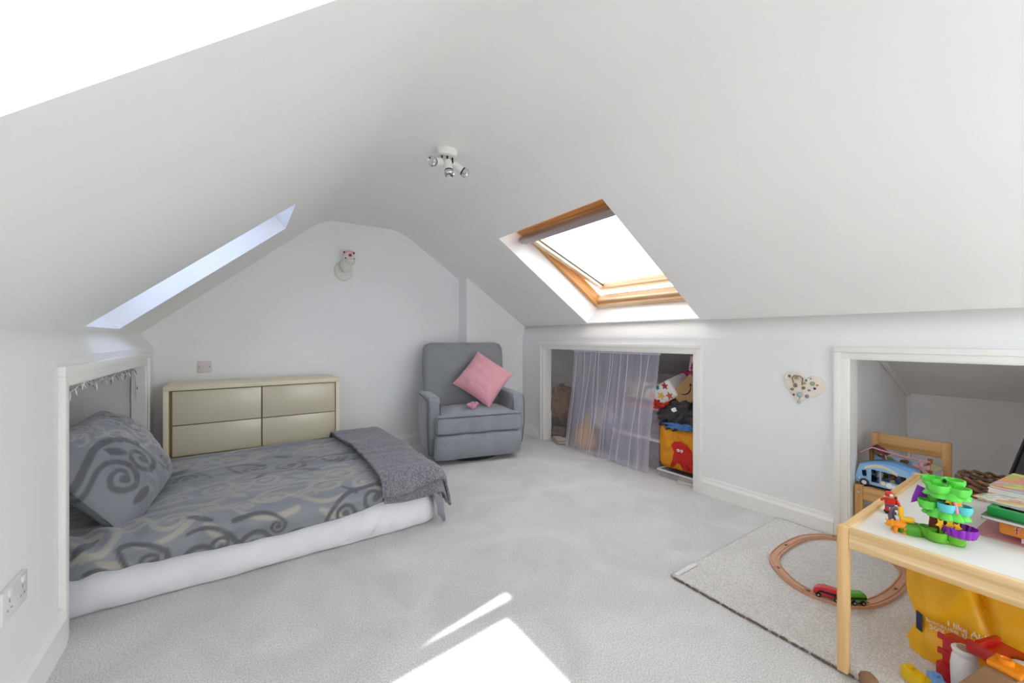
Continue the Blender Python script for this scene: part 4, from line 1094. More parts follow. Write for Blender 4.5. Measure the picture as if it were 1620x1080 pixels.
def at_track(u):
    k = int(u * g); p = CL[k % NT]; d = (CL[(k + 2) % NT] - CL[(k - 2) % NT]).normalized(); return p, math.atan2(d.y, d.x)
def train_car(name, u, col, nose, label, L):
    p, a = at_track(u)
    t = thing(name, label, 'toy train', (p.x, p.y, ZR + .012), a)
    m = mat('train_' + col, col, .25, coat=.4)
    h = .043
    if nose:   # engine: rounded nose towards -x
        prof = [(-L / 2, .014), (-L / 2 + .004, .026), (-L / 2 + .016, .037), (-L / 2 + .034, h), (L / 2, h), (L / 2, .010), (-L / 2 + .004, .010)]
    else: prof = [(-L / 2, .010), (-L / 2, h - .002), (L / 2 - .004, h - .002), (L / 2, h - .008), (L / 2, .010)]
    bm = B(); prism(bm, prof, (0, -.016, 0), (1, 0, 0), (0, 0, 1), (0, .032, 0), .003, 2); obj('car_body', bm, m, t)
    for s in (-1, 1):
        bm = B(); x0 = -L / 2 + (.016 if nose else .002)
        prism(bm, [(x0, .021), (x0 + .006, .030), (L / 2 - .001, .030), (L / 2 - .001, .021)], (0, s * .0158, 0), (1, 0, 0), (0, 0, 1), (0, s * .0012, 0)); obj('window_band', bm, M_BLACK, t, None)
        for x in (-L / 2 + .018, L / 2 - .016):
            bm = B(); lathe(bm, [(0, 0), (.0095, 0), (.0095, .004), (.007, .005), (0, .005)], (x, s * .0155, .0095), 18, R(-90 * s, 'X')); wv = obj('wheel', bm, M_BLACK, t)
            bm = B(); lathe(bm, [(0, .005), (.0035, .005), (.003, .0062), (0, .0062)], (x, s * .0155, .0095), 12, R(-90 * s, 'X')); obj('hub', bm, M_CHROME, wv)
    return t
train_car('toy_engine', 8.15, 'c5121f', True, 'red toy train engine with black window band on the track', .090)
train_car('toy_wagon', 9.62, '4ba02a', False, 'green toy train wagon coupled behind the red engine', .066)

# ------------------------------------------------------------------ child's table
TX0, TX1, TY0, TY1, TZ = 1.548, 2.44, -0.22, 0.484, 0.465
tb = thing('child_table', 'low pine child table with white top and raised wooden rim', 'table', ((TX0 + TX1) / 2, (TY0 + TY1) / 2, .0135))
def tp(name, x0, x1, y0, y1, z0, z1, m, bev=.003):
    bm = B(); cx_, cy_ = (TX0 + TX1) / 2, (TY0 + TY1) / 2; box(bm, x0 - cx_, x1 - cx_, y0 - cy_, y1 - cy_, z0 - .0135, z1 - .0135, bev, 2); return obj(name, bm, m, tb)
lw = .028
for x in (TX0, TX1 - lw):
    for y in (TY0, TY1 - lw): tp('leg', x, x + lw, y, y + lw, .0135, TZ, M_PINEZ)
tp('rail', TX0 + .004, TX0 + .026, TY0 + lw, TY1 - lw, .402, TZ - .002, M_PINEY); tp('rail', TX1 - .026, TX1 - .004, TY0 + lw, TY1 - lw, .402, TZ - .002, M_PINEY)
tp('rail', TX0 + lw, TX1 - lw, TY0 + .004, TY0 + .026, .402, TZ - .002, M_PINE); tp('rail', TX0 + lw, TX1 - lw, TY1 - .026, TY1 - .004, .402, TZ - .002, M_PINE)
tp('table_top', TX0 + .026, TX1 - .026, TY0 + .026, TY1 - .026, .438, .450, mat('white_laminate', 'e6e4df', .3), .001)
TT = .4505
# ------------------------------------------------------------------ child's chair in the alcove
CX0, CX1, CY0, CY1 = 2.632, 2.915, 0.445, 0.747
M_PINEC = wood('chair_pine_y', 'd9ad72', 'bf8c50', 'Y'); M_PINECZ = wood('chair_pine_z', 'd9ad72', 'bf8c50', 'Z'); M_PINECX = wood('chair_pine_x', 'd9ad72', 'bf8c50', 'X')
cc = thing('child_chair', 'small pine child chair standing in the alcove behind the table', 'chair', ((CX0 + CX1) / 2, (CY0 + CY1) / 2, 0))
def cp(name, x0, x1, y0, y1, z0, z1, m, bev=.003, parent=None):
    bm = B(); a, b = (CX0 + CX1) / 2, (CY0 + CY1) / 2; box(bm, x0 - a, x1 - a, y0 - b, y1 - b, z0, z1, bev, 2); return obj(name, bm, m, parent or cc)
lw = .032
for y in (CY0, CY1 - lw):
    cp('leg', CX0, CX0 + lw * .8, y, y + lw, 0, .295, M_PINECZ); cp('back_post', CX1 - lw * .8, CX1, y, y + lw, 0, .530, M_PINECZ)
cp('top_rail', CX1 - lw * .7, CX1 - .004, CY0 + lw, CY1 - lw, .450, .528, M_PINEC)
cp('seat_rail', CX0 + .003, CX0 + .022, CY0 + lw, CY1 - lw, .225, .290, M_PINEC); cp('seat_rail', CX1 - .022, CX1 - .003, CY0 + lw, CY1 - lw, .225, .290, M_PINEC)
for y in (CY0 + .003, CY1 - .022): cp('seat_rail', CX0 + lw * .8, CX1 - lw * .8, y, y + .019, .225, .290, M_PINECX)
cp('seat', CX0 + .022, CX1 - .022, CY0 + .022, CY1 - .022, .276, .288, mat('chair_seat', 'cfa66e', .5), .002)
for z in (.25,):
    bm = B(); lathe(bm, [(0, 0), (.006, 0), (.005, .002), (0, .002)], (CX0 - (CX0 + CX1) / 2, CY1 - lw / 2 - (CY0 + CY1) / 2, z + .01), 12, R(-90, 'Y')); obj('bolt', bm, M_CHROME, cc)

# toy camper bus on the seat: long side faces the room
SEAT = .2905
bus = thing('toy_bus', 'light blue toy camper bus with rainbow roof panel on the chair seat', 'toy bus', (2.705, .632, SEAT), math.radians(-96))
M_SKY = mat('bus_blue', '8fbde6', .3, coat=.2); M_SKYD = mat('bus_blue_roof', '6ba5dc', .3)
# local: x along the bus (front at -x), y across (near side -y), z up
def side_outline():
    pts = [(-.112, .014), (-.116, .040), (-.104, .085)]
    for k in range(11):
        s = k / 10; x = -.098 + .196 * s; pts.append((x, .096 + .040 * math.sin(PI * (.10 + .66 * s)) - .004 * s))
    pts += [(.110, .070), (.116, .035), (.114, .014)]
    return pts
out = side_outline()
def side_shell(y, th):
    """side wall with its window openings left open"""
    bm = B()
    holes = [[(-.088, .048), (-.092, .078), (-.072, .082), (-.068, .050)], [(-.052, .028), (-.052, .092), (-.018, .092), (-.018, .028)], [(-.012, .045), (-.012, .092), (.082, .088), (.086, .045)]]
    for yy in (y, y + th):
        o_ = [bm.verts.new((a, yy, b)) for a, b in out]; es = [bm.edges.new((o_[i], o_[(i + 1) % len(o_)])) for i in range(len(o_))]
        for h in holes:
            q = [bm.verts.new((a, yy, b)) for a, b in h]; es += [bm.edges.new((q[i], q[(i + 1) % 4])) for i in range(4)]
        bmesh.ops.triangle_fill(bm, use_beauty=True, edges=es)
    return bm
obj('near_side', side_shell(-.050, .004), M_SKY, bus, None); obj('far_side', side_shell(.046, .004), M_SKY, bus, None)
def strip(idx, m, nm):
    bm = B(); n = 0
    for a, b in zip(idx[:-1], idx[1:]):
        q = [bm.verts.new((out[a][0], -.05, out[a][1])), bm.verts.new((out[b][0], -.05, out[b][1])), bm.verts.new((out[b][0], .05, out[b][1])), bm.verts.new((out[a][0], .05, out[a][1]))]
        bm.faces.new(q)
    bmesh.ops.remove_doubles(bm, verts=bm.verts[:], dist=.0001)
    o = obj(nm, bm, m, bus, 60); md = o.modifiers.new('t', 'SOLIDIFY'); md.thickness = .004; md.offset = 0
strip([3, 4, 5, 6, 7, 8, 9, 10, 11, 12, 13], M_SKYD, 'roof'); strip([13, 14, 15, 16], M_SKY, 'rear_panel'); strip([0, 1, 2, 3], M_SKY, 'front_panel')
bm = B(); box(bm, -.112, .114, -.048, .048, .010, .020); obj('floor_pan', bm, mat('bus_floor', '33465f', .5), bus, None)
bm = B(); box(bm, .1135, .1165, -.036, .036, .036, .078, .002, 1, Matrix.Rotation(-.06, 4, 'Y')); obj('rear_window', bm, mat('dark_window', '6b6f78', .2), bus)
# rainbow band on the near side under the roof
for k, c in enumerate(('e9e4f0', 'e8b7a0', 'f0dca0', 'a9d7b0', 'a7c0ea')):
    pts = []
    for i in range(13):
        s = i / 12; pts.append((-.078 + .130 * s, .099 + .022 * math.sin(PI * s) - k * .0032))
    for i in range(13):
        s = 1 - i / 12; pts.append((-.078 + .130 * s, .099 + .022 * math.sin(PI * s) - (k + 1) * .0032))
    bm = B(); prism(bm, pts, (0, -.0505, 0), (1, 0, 0), (0, 0, 1), (0, -.001, 0)); obj('rainbow_stripe', bm, mat('rb_' + c, c, .4), bus, None)
for x, z, r, c in ((-.004, .034, .010, 'efe6a0'), (.020, .030, .013, 'f2f2f2'), (.040, .026, .010, 'f4f4f4'), (-.075, .032, .005, 'c9dca0'), (-.10, .036, .004, 'f2f2f2')):
    bm = B(); lathe(bm, [(0, 0), (r, 0), (r, .001), (0, .001)], (x, -.0505, z), 14, R(90, 'X')); obj('decal', bm, mat('decal_' + c, c, .4), bus, None)
for x in (-.078, .080):
    for y in (-.049, .043):
        bm = B(); lathe(bm, [(0, -.003), (.019, -.003), (.019, .007), (.015, .009), (0, .009)], (x, y + (.0 if y < 0 else .006), .0185), 20, R(90 if y < 0 else -90, 'X')); wl = obj('wheel', bm, M_BLACK, bus)
        bm = B(); lathe(bm, [(0, .009), (.011, .009), (.008, .0115), (0, .0115)], (x, y + (.0 if y < 0 else .006), .0185), 14, R(90 if y < 0 else -90, 'X')); obj('hub_cap', bm, mat('hub_grey', 'd9dde2', .3), wl)
def toy_animal(loc, c1, c2, label, s=1.0, rz=0):
    t = thing('toy_animal', label, 'toy figure', loc, rz, 'little toy animals in the camper bus')
    bm = B(); lathe(bm, [(0, 0), (.011 * s, 0), (.013 * s, .012 * s), (.009 * s, .026 * s), (.005 * s, .030 * s), (0, .031 * s)], seg=12); obj('clothes', bm, mat('toy_cloth_' + c2, c2, .7), t, 60)
    bm = B(); ball(bm, (0, 0, .040 * s), .012 * s); h_ = obj('head', bm, mat('toy_fur_' + c1, c1, .8), t, 60)
    for q in (-1, 1):
        bm = B(); ball(bm, (0, q * .008 * s, .051 * s), .005 * s, .6, 1, 1.4, 8, 6); obj('ear', bm, MATS['toy_fur_' + c1], h_, 60)
    return t
toy_animal((2.690, .660, SEAT + .021), 'c9a98a', '8e6f9c', 'tan toy animal in mauve at the bus doorway'); toy_animal((2.700, .615, SEAT + .021), '8d5a3a', 'd8c9a8', 'brown toy animal in cream behind the bus window', 1.0); toy_animal((2.705, .575, SEAT + .021), '5d4038', 'b7b8c6', 'dark brown toy animal in grey at the rear bus window', 1.05)

# toy market stall / backdrop behind the bus
st = thing('toy_playhouse', 'brown and pink toy village stall with painted sky panel behind bus', 'playset', (2.825, .615, SEAT), math.radians(-92))
bm = B(); box(bm, -.115, .115, .0, .004, .0, .135, .001, 1); obj('painted_panel', bm, patches('village_print', ['9fc0e8', 'a8c8ea', '9fbfe4', '6f5a3c', '7a8a4a', 'a06a5a', 'b5cfe8'], 34), st, None)
M_TOYB = mat('toy_brown', '9c6030', .6); M_TOYP = mat('toy_pink', 'd9a0a8', .5); M_TOYR = mat('toy_maroon', '7a3038', .6)
for x in (-.112, .112):
    bm = B(); tube(bm, [(x, -.012, 0), (x, -.012, .165)], .009, 10); obj('post', bm, M_TOYB, st)
bm = B(); prism(bm, [(-.155, .142), (-.100, .185), (-.045, .150), (-.048, .142), (-.100, .174), (-.150, .136)], (0, -.045, 0), (1, 0, 0), (0, 0, 1), (0, .075, 0)); obj('gable_roof', bm, M_TOYR, st, None)
bm = B(); tube(bm, [(-.15, -.047, .140), (-.10, -.047, .178), (.02, -.030, .155), (.115, -.02, .150)], .004, 8); obj('roof_edge', bm, M_TOYP, st)
bm = B(); tube(bm, [(-.045, -.05, .15), (-.03, -.05, .09)], .003, 6); obj('stay', bm, M_TOYP, st)
for k in range(5):
    a = 2 * PI * k / 5 + .3; bm = B(); prism(bm, [(0, -.004), (.030, -.012), (.034, .010), (.004, .006)], (.088, -.040, .120), (math.cos(a), 0, math.sin(a)), (-math.sin(a), 0, math.cos(a)), (0, -.003, 0)); obj('windmill_blade', bm, M_TOYP, st, None)
bm = B(); tube(bm, [(.088, -.028, 0), (.088, -.030, .12), (.088, -.038, .12)], .011, 10); obj('windmill_trunk', bm, M_TOYB, st)
bm = B(); prism(bm, [(.10, .10), (.15, .125), (.155, .13), (.12, .145), (.095, .12)], (0, -.02, 0), (1, 0, 0), (0, 0, 1), (0, .05, 0)); obj('awning', bm, mat('toy_green_stripe', 'b9b08a', .6), st, None)
bm = B()
for p in (((.112, 0, .02), (.150, 0, .02)), ((.150, 0, .02), (.150, 0, .115)), ((.112, 0, .07), (.150, 0, .07))): tube(bm, p, .004, 6)
obj('window_frame', bm, mat('toy_cream', 'd8c7b0', .5), st)

# ------------------------------------------------------------------ dinosaur tree house on the table
G1 = mat('lime_plastic', '67b52c', .4); G2 = mat('leaf_plastic', '5fcf4a', .4); BRN = mat('trunk_plastic', '5e2a16', .5, bump=.3, bscale=60); YEL = mat('yellow_plastic', 'efb60e', .4); PUR = mat('purple_plastic', '8a1fb0', .4); CYA = mat('cyan_plastic', '5cc9cf', .35); ORG = mat('orange_plastic', 'ef8f12', .4); PNK = mat('pink_plastic', 'd98aa0', .4)
tree = thing('tree_playset', 'bright green plastic tree house playset with purple and cyan trays', 'playset', (1.742, .288, TT), math.radians(28)); tree.scale = (.57, .57, .94)
# local: -x looks towards the camera, y to its left hand side; z up
def cup(bm, x, y, z, r, h, sx=1, sy=1, wob=None): lathe(bm, [(0, z), (r * .82, z), (r, z + h * .55), (r, z + h), (r * .86, z + h), (r * .80, z + h * .55), (0, z + h * .5)], (x, y, 0), 26, None, sx, sy, wob)
bm = B(); lathe(bm, [(0, 0), (.085, 0), (.090, .006), (.086, .014), (0, .016)], (0, 0, 0), 36, None, 1, 1, lambda a: 1 + .10 * math.cos(5 * a)); obj('base_plate', bm, G1, tree, 50)
for x, y, r in ((-.062, .038, .040), (-.020, .060, .036), (-.068, -.030, .036), (.03, -.06, .034)):
    bm = B(); cup(bm, x, y, .006, r, .028); obj('base_cup', bm, G1, tree, 50)
bm = B(); lathe(bm, [(0, .0), (.046, .0), (.050, .008), (.046, .026), (.040, .030), (0, .030)], (.0, .115, 0), 28, None, 1.0, 1.25); obj('side_platform', bm, mat('grass_plastic', '4f9b22', .45), tree, 50)
bm = B(); box(bm, -.010, .012, .105, .165, .032, .050, .008, 3); box(bm, -.010, .012, .150, .170, .046, .080, .007, 3); obj('catapult_arm', bm, YEL, tree, 50)
bm = B(); lathe(bm, [(0, .01), (.058, .012), (.050, .05), (.046, .085), (0, .088)], (.01, -.008, 0), 24, None, 1, 1, lambda a: 1 + .05 * math.sin(9 * a)); obj('lower_trunk', bm, BRN, tree, 50)
def leafdisc(z, r, n, cx=0, cy=0, drop=.02, th=.008):
    bm = B(); lathe(bm, [(0, z + .010), (r * .5, z + .008), (r * .8, z), (r, z - drop), (r * .98, z - drop - th * .5), (r * .75, z - th), (0, z - th * .4)], (cx, cy, 0), n * 6, None, 1, 1, lambda a: 1 + .14 * abs(math.cos(n * a / 2)) - .10)
    return bm
obj('middle_leaves', leafdisc(.098, .088, 9, -.005, -.015), G2, tree, 45)
bm = B(); cup(bm, -.058, .000, .098, .036, .026); obj('cyan_bowl', bm, CYA, tree, 50)
bm = B(); cup(bm, -.048, -.064, .096, .034, .024); obj('cyan_bowl', bm, CYA, tree, 50)
bm = B(); cup(bm, -.020, .062, .094, .036, .026); obj('side_cup', bm, G2, tree, 50)
bm = B(); lathe(bm, [(0, .10), (.050, .10), (.044, .125), (.040, .150), (0, .152)], (.012, -.018, 0), 24, None, 1, 1, lambda a: 1 + .05 * math.sin(9 * a)); obj('upper_trunk', bm, BRN, tree, 50)
bm = B(); prism(bm, [(-.0, .0), (.016, .040), (.058, .052), (.078, .012), (.084, -.008), (.050, .002)], (.015, .028, .105), (0, 1, 0), (0, 0, 1), (.014, 0, 0), .003); obj('purple_slide', bm, PUR, tree, 50)
for k, (x, y, r, z) in enumerate(((-.034, .024, .046, .152), (-.044, -.048, .046, .150), (.040, .022, .044, .162), (.030, -.054, .046, .162))):
    bm = B(); cup(bm, x, y, z, r, .024, 1, 1, lambda a: 1 + .06 * math.sin(7 * a)); obj('canopy_cup', bm, G2, tree, 50)
obj('canopy_leaves', leafdisc(.155, .090, 8, -.004, -.018, .014), G2, tree, 45)
for x, y, z, r in ((-.064, -.012, .136, .024), (-.058, -.040, .128, .020), (-.062, .026, .058, .020), (-.066, -.008, .062, .022), (-.070, -.034, .056, .018)):
    bm = B(); prism(bm, starpts(r, 5, .5, .3 + x * 30), (x, y, z), (0, 1, 0), (0, 0, 1), (-.006, 0, 0), .0015); obj('yellow_leaf', bm, YEL, tree, 50)
bm = B(); tube(bm, [(-.070, -.020, .135), (-.082, -.026, .118), (-.086, -.028, .100)], .007, 8); obj('pink_slide', bm, PNK, tree)
bm = B(); ball(bm, (-.030, .044, .130), .020, 1, 1, .8); ball(bm, (-.034, .030, .146), .014, 1, 1.2, .6); obj('bush', bm, mat('bush_plastic', '3f8f24', .5), tree, 60)
def scal(z, r, n=14):
    bm = B(); lathe(bm, [(r * .55, z + .004), (r * .78, z), (r * .98, z + .018), (r, z + .006), (r * .86, z - .010), (r * .55, z - .006)], (-.062, -.046, 0), n * 5, None, 1.0, 1.1, lambda a: 1 + .09 * abs(math.sin(n * a / 2)))
    return bm
obj('purple_tray', scal(.040, .056), PUR, tree, 45)
bm = B(); cyl = lathe(bm, [(0, .012), (.018, .012), (.016, .05), (0, .052)], (-.060, -.040, 0), 14); obj('stump', bm, BRN, tree, 50)
bm = B(); tube(bm, [(-.088, .010, .040), (-.080, -.016, .058)], .003, 6); tube(bm, [(-.092, .004, .050), (-.080, .012, .036)], .003, 6); obj('grey_hinge', bm, mat('grey_plastic', '9a9aa2', .4), tree)
bm = B(); tube(bm, [(-.010, -.010, .184), (.008, -.014, .184)], .006, 6); obj('black_clip', bm, M_BLACK, tree)

# small figures beside it
fg = thing('toy_figure', 'tiny red and blue toy figure with red helmet standing on the table', 'toy figure', (1.845, .428, TT), math.radians(30))
M_RED = mat('red_plastic', 'd5301a', .35); M_BLU = mat('blue_plastic', '30508f', .4); M_SKIN = mat('toy_tan', 'e0b48c', .5)
bm = B(); box(bm, -.012, .010, -.014, .014, 0, .008, .002); obj('boots', bm, M_BLACK, fg)
for y in (-.007, .007):
    bm = B(); tube(bm, [(0, y, .006), (0, y, .024)], .006, 8); obj('leg', bm, M_RED, fg)
bm = B(); box(bm, -.008, .008, -.012, .012, .022, .030, .003); obj('belt', bm, M_BLU, fg)
bm = B(); box(bm, -.009, .009, -.013, .013, .029, .052, .005, 3); obj('torso', bm, M_RED, fg)
for y, dz in ((-.016, -.006), (.016, .004)):
    bm = B(); tube(bm, [(0, y, .048), (-.004, y * 1.35, .042 + dz), (-.008, y * 1.5, .036 + dz * 2)], [.005, .0048, .004], 8); obj('arm', bm, M_RED, fg)
bm = B(); ball(bm, (0, 0, .060), .010); obj('head', bm, M_SKIN, fg, 60)
bm = B(); lathe(bm, [(.0125, -.004), (.0125, .004), (.008, .011), (0, .013)], (.001, 0, .062), 18); obj('helmet', bm, M_RED, fg, 60)
bm = B(); box(bm, -.0135, -.010, -.006, .004, .060, .068, .002); obj('visor', bm, M_WHITEP, fg)
bm = B(); box(bm, .004, .012, -.022, -.014, .028, .056, .003); obj('backpack', bm, mat('maroon_plastic', '6a3038', .5), fg)
def dino(name, loc, rz, sc_, m, m2, longneck, label):
    t = thing(name, label, 'toy dinosaur', loc, rz)
    if longneck:
        bm = B(); tube(bm, [(-.004, 0, .012), (-.008, 0, .030), (-.004, 0, .050), (.004, 0, .056), (.011, 0, .050)], [.010, .008, .006, .006, .003], 8); obj('neck', bm, m, t, 60)
        bm = B(); lathe(bm, [(0, 0), (.020, 0), (.017, .008), (.008, .014), (0, .015)], seg=14); obj('foot_mound', bm, m2, t, 60)
    else:
        bm = B(); tube(bm, [(-.034, 0, .017), (-.027, 0, .022), (-.018, 0, .021), (-.006, 0, .024), (.008, 0, .022), (.020, 0, .016), (.034, 0, .013), (.046, 0, .013)], [.004, .008, .009, .0125, .012, .007, .0035, .001], 10); obj('body', bm, m, t, 60)
        for x in (-.012, .010):
            for y in (-.008, .008):
                bm = B(); tube(bm, [(x, y, .018), (x - .001, y * 1.2, .008), (x - .003, y * 1.2, 0)], [.006, .0045, .005], 8); obj('leg', bm, m, t, 60)
        for x in (-.024, -.029):
            bm = B(); tube(bm, [(x, 0, .028), (x - .006, 0, .036)], [.003, .0006], 6); obj('horn', bm, m, t, 60)
        bm = B(); lathe(bm, [(0, 0), (.013, .001), (.011, .003), (0, .004)], (-.019, 0, .025), 14, R(-70, 'Y')); obj('frill', bm, m2, t, 60)
    return t
dino('toy_dinosaur', (1.690, .368, TT), math.radians(-62), 1, ORG, YEL, False, 'small orange horned toy dinosaur on the table edge')
dino('toy_dinosaur', (1.738, .392, TT), math.radians(-70), 1, mat('mauve_plastic', '6d5874', .45), mat('moss_plastic', '5b6a2c', .5), True, 'small purple long necked toy dinosaur on the table')

# ------------------------------------------------------------------ books, folder and boxes on the table
def flat(name, poly, z0, th, m, label, cat_, page=None, rot=None):
    cxx = sum(p[0] for p in poly) / len(poly); cyy = sum(p[1] for p in poly) / len(poly)
    loc = [(x - cxx, y - cyy) for x, y in poly]
    if page:
        t = thing(name, label, cat_, (cxx, cyy, z0), 0, None, rot)
        bm = B(); prism(bm, loc, (0, 0, 0), (1, 0, 0), (0, 1, 0), (0, 0, .0015)); obj('cover', bm, m, t, None)
        bm = B(); prism(bm, [(x * .985, y * .985) for x, y in loc], (0, 0, .0015), (1, 0, 0), (0, 1, 0), (0, 0, th - .003)); obj('pages', bm, page, t, None)
        bm = B(); prism(bm, loc, (0, 0, th - .0015), (1, 0, 0), (0, 1, 0), (0, 0, .0015)); obj('cover', bm, m, t, None)
        return t
    bm = B(); prism(bm, loc, (0, 0, 0), (1, 0, 0), (0, 1, 0), (0, 0, th)); o = obj(name, bm, m, None, None); o.location = (cxx, cyy, z0)
    if rot: o.rotation_euler = rot
    return tag(o, label, cat_)
def rectp(x, y, w_, d_, a): 
    ca, sa = math.cos(a), math.sin(a); return [(x + ca * u - sa * v, y + sa * u + ca * v) for u, v in ((0, 0), (w_, 0), (w_, d_), (0, d_))]
M_PAGE = mat('book_pages', 'd9d6d2', .8)
flat('pink_folder', rectp(1.868, .243, .30, -.26, -.06), TT, .003, mat('pink_card', 'c98e94', .45), 'flat dusty pink folder lying on the white table top', 'folder')
flat('white_card', rectp(1.880, .150, .20, -.16, -.05), TT + .004, .016, mat('white_card', 'e4e1e6', .6), 'white box under the orange lettered box on the pink folder', 'box')
og = thing('lettered_box', 'orange game box with coloured letters resting on the white box', 'game box', (1.869, .191, TT + .0205), math.radians(-4))
bm = B(); box(bm, 0, .20, -.30, 0, 0, .040, .006, 3); obj('box_body', bm, mat('orange_card', 'e8862a', .45), og)
x_ = .0
for chx, c in zip('fuzz', ('b03028', 'e2672a', '6f96d8', 'e8c83a')):
    for sc2, cc_, off in ((1.0, 'f4efe6', .0004), (.999, c, .0009)):
        v_, f_ = text_mesh(chx, .036, bold=(off < .0006))
        if off < .0006: v_ = [(a, b, d) for a, b, d in v_]
        V = [(-off - .0004, -.030 - x_ - a - (0 if off > .0006 else 0), .008 + b) for a, b, d in v_]
        mesh_obj('letter_outline' if off < .0006 else 'letter', V, f_, mat('letter_' + cc_, cc_, .5), og, None)
    x_ += {'f': .014, 'u': .022, 'z': .020}[chx]
flat('grey_book', rectp(1.838, .222, .24, -.30, -.08), TT + .0615, .010, patches('grey_cover', ['8d8a84', '77756f', '9c9890'], 10), 'grey book under the green framed game', 'book', M_PAGE)
gf = thing('green_case', 'green plastic framed game tray on the grey book', 'game tray', (1.850, .212, TT + .0722), math.radians(-8))
GRN = mat('green_plastic', '1f8a43', .35)
for nm, (a0, a1, b0, b1) in (('frame_side', (0, .018, -.145, 0)), ('frame_side', (.142, .16, -.145, 0)), ('frame_end', (.018, .142, -.018, 0)), ('frame_end', (.018, .142, -.145, -.127))):
    bm = B(); box(bm, a0, a1, b0, b1, 0, .026, .003); obj(nm, bm, GRN, gf)
bm = B(); box(bm, .018, .142, -.127, -.018, 0, .014); obj('game_board', bm, patches('game_print', ['9a94a0', '6f7f78', 'b0a08c', '5f5f68', 'c2b8b0'], 30), gf, None)
flat('blue_booklet', rectp(1.87, .058, .2, -.16, -.1), TT + .0722, .012, mat('blue_card', '5b82b8', .5), 'blue booklet beside the green game tray', 'booklet')
MAGS = patches('magazine_print', ['7a9a3c', 'c2b75c', 'b07a6a', 'd8cfc0', '8c9a7c', 'c9c9d0', '6a7a48'], 9, .35, 'Object', True)
flat('magazine', rectp(1.885, .236, .26, -.30, -.15), TT + .1005, .006, MAGS, 'green printed magazine sloping over the green game tray', 'magazine', M_PAGE, (0, 0, 0))
flat('postcard', rectp(1.925, .252, .12, -.12, -.30), TT + .0985, .002, patches('card_print', ['cf7a50', '6f9a70', 'd8cfc0', 'c98a50'], 24), 'orange bordered card poking out behind the magazine', 'card')
flat('white_book', rectp(1.985, .226, .24, -.26, -.10), TT + .107, .014, mat('white_cover', 'dedbd8', .5), 'white book under the multicoloured book on the pile', 'book', M_PAGE)
flat('picture_book', rectp(1.990, .224, .24, -.26, -.12), TT + .1215, .008, patches('book_print', ['7f80c0', 'd8c85a', '8fae6a', 'd88a4a', 'c27a8c', '86a8b8', 'b8c87a'], 10, .3, 'Object', True), 'multicoloured picture book on top of the pile', 'book', M_PAGE)

# wicker bundle and mesh basket behind the books
wk = thing('wicker_basket', 'dark brown woven wicker basket on the far side of the table', 'basket', (2.335, .262, TT))
for k in range(9):
    z = .006 + k * .0085; bm = B()
    pts = []
    for i in range(72):
        a = 2 * PI * i / 72; rr = .062 + .010 * math.sin(k / 8 * PI) + .004 * math.sin(a * 12 + (k % 2) * PI); pts.append((rr * math.cos(a), rr * 1.15 * math.sin(a), z + .003 * math.sin(a * 12 + (k % 2) * PI + 1)))
    tube(bm, pts, .0055, 6, closed=True); obj('wicker_strand', bm, mat('wicker_%d' % (k % 3), ('6d4c34', '7f5c40', '553a28')[k % 3], .7, var=.25, vscale=40), wk)
bm = B(); lathe(bm, [(0, 0), (.058, 0), (.058, .004), (0, .004)], seg=20, sy=1.15); obj('basket_base', bm, MATS['wicker_0'], wk)
ms = thing('mesh_basket', 'black mesh pop-up basket with red band leaning by the alcove', 'basket', (2.535, .12, .0))
def meshpanel(z0, z1, r0, r1, m, nm, n=24):
    V = []; 
    for i in range(n):
        a = math.radians(75 + 210 * i / (n - 1))
        for j in range(8):
            s = j / 7; r = r0 + (r1 - r0) * s; V.append((.05 + r * math.cos(a) + .06 * s, r * .95 * math.sin(a) - .05 * s, z0 + (z1 - z0) * s))
    o = mesh_obj(nm, V, grid_faces(n, 8), m, ms, 60); md = o.modifiers.new('t', 'SOLIDIFY'); md.thickness = .003
meshpanel(.500, .78, .118, .10, sheer('black_mesh', '1d1b1e', .55, .1), 'mesh_wall'); meshpanel(.45, .505, .124, .118, mat('red_band', 'b51a20', .6), 'red_band'); meshpanel(.0, .45, .124, .124, MATS['black_mesh'], 'lower_mesh')
pts = [(.05 + (.119 - .019 * s) * math.cos(1.75) + .06 * s, (.119 - .019 * s) * .95 * math.sin(1.75) - .05 * s, .50 + .28 * s) for s in [i / 10 for i in range(11)]]
bm = B(); tube(bm, pts, .006, 8); obj('edge_binding', bm, M_BLACK, ms)
bm = B(); lathe(bm, [(0, 0), (.122, 0), (.122, .004), (0, .004)], (.05, 0, 0), 30, None, 1, .95); obj('basket_base', bm, M_BLACK, ms)

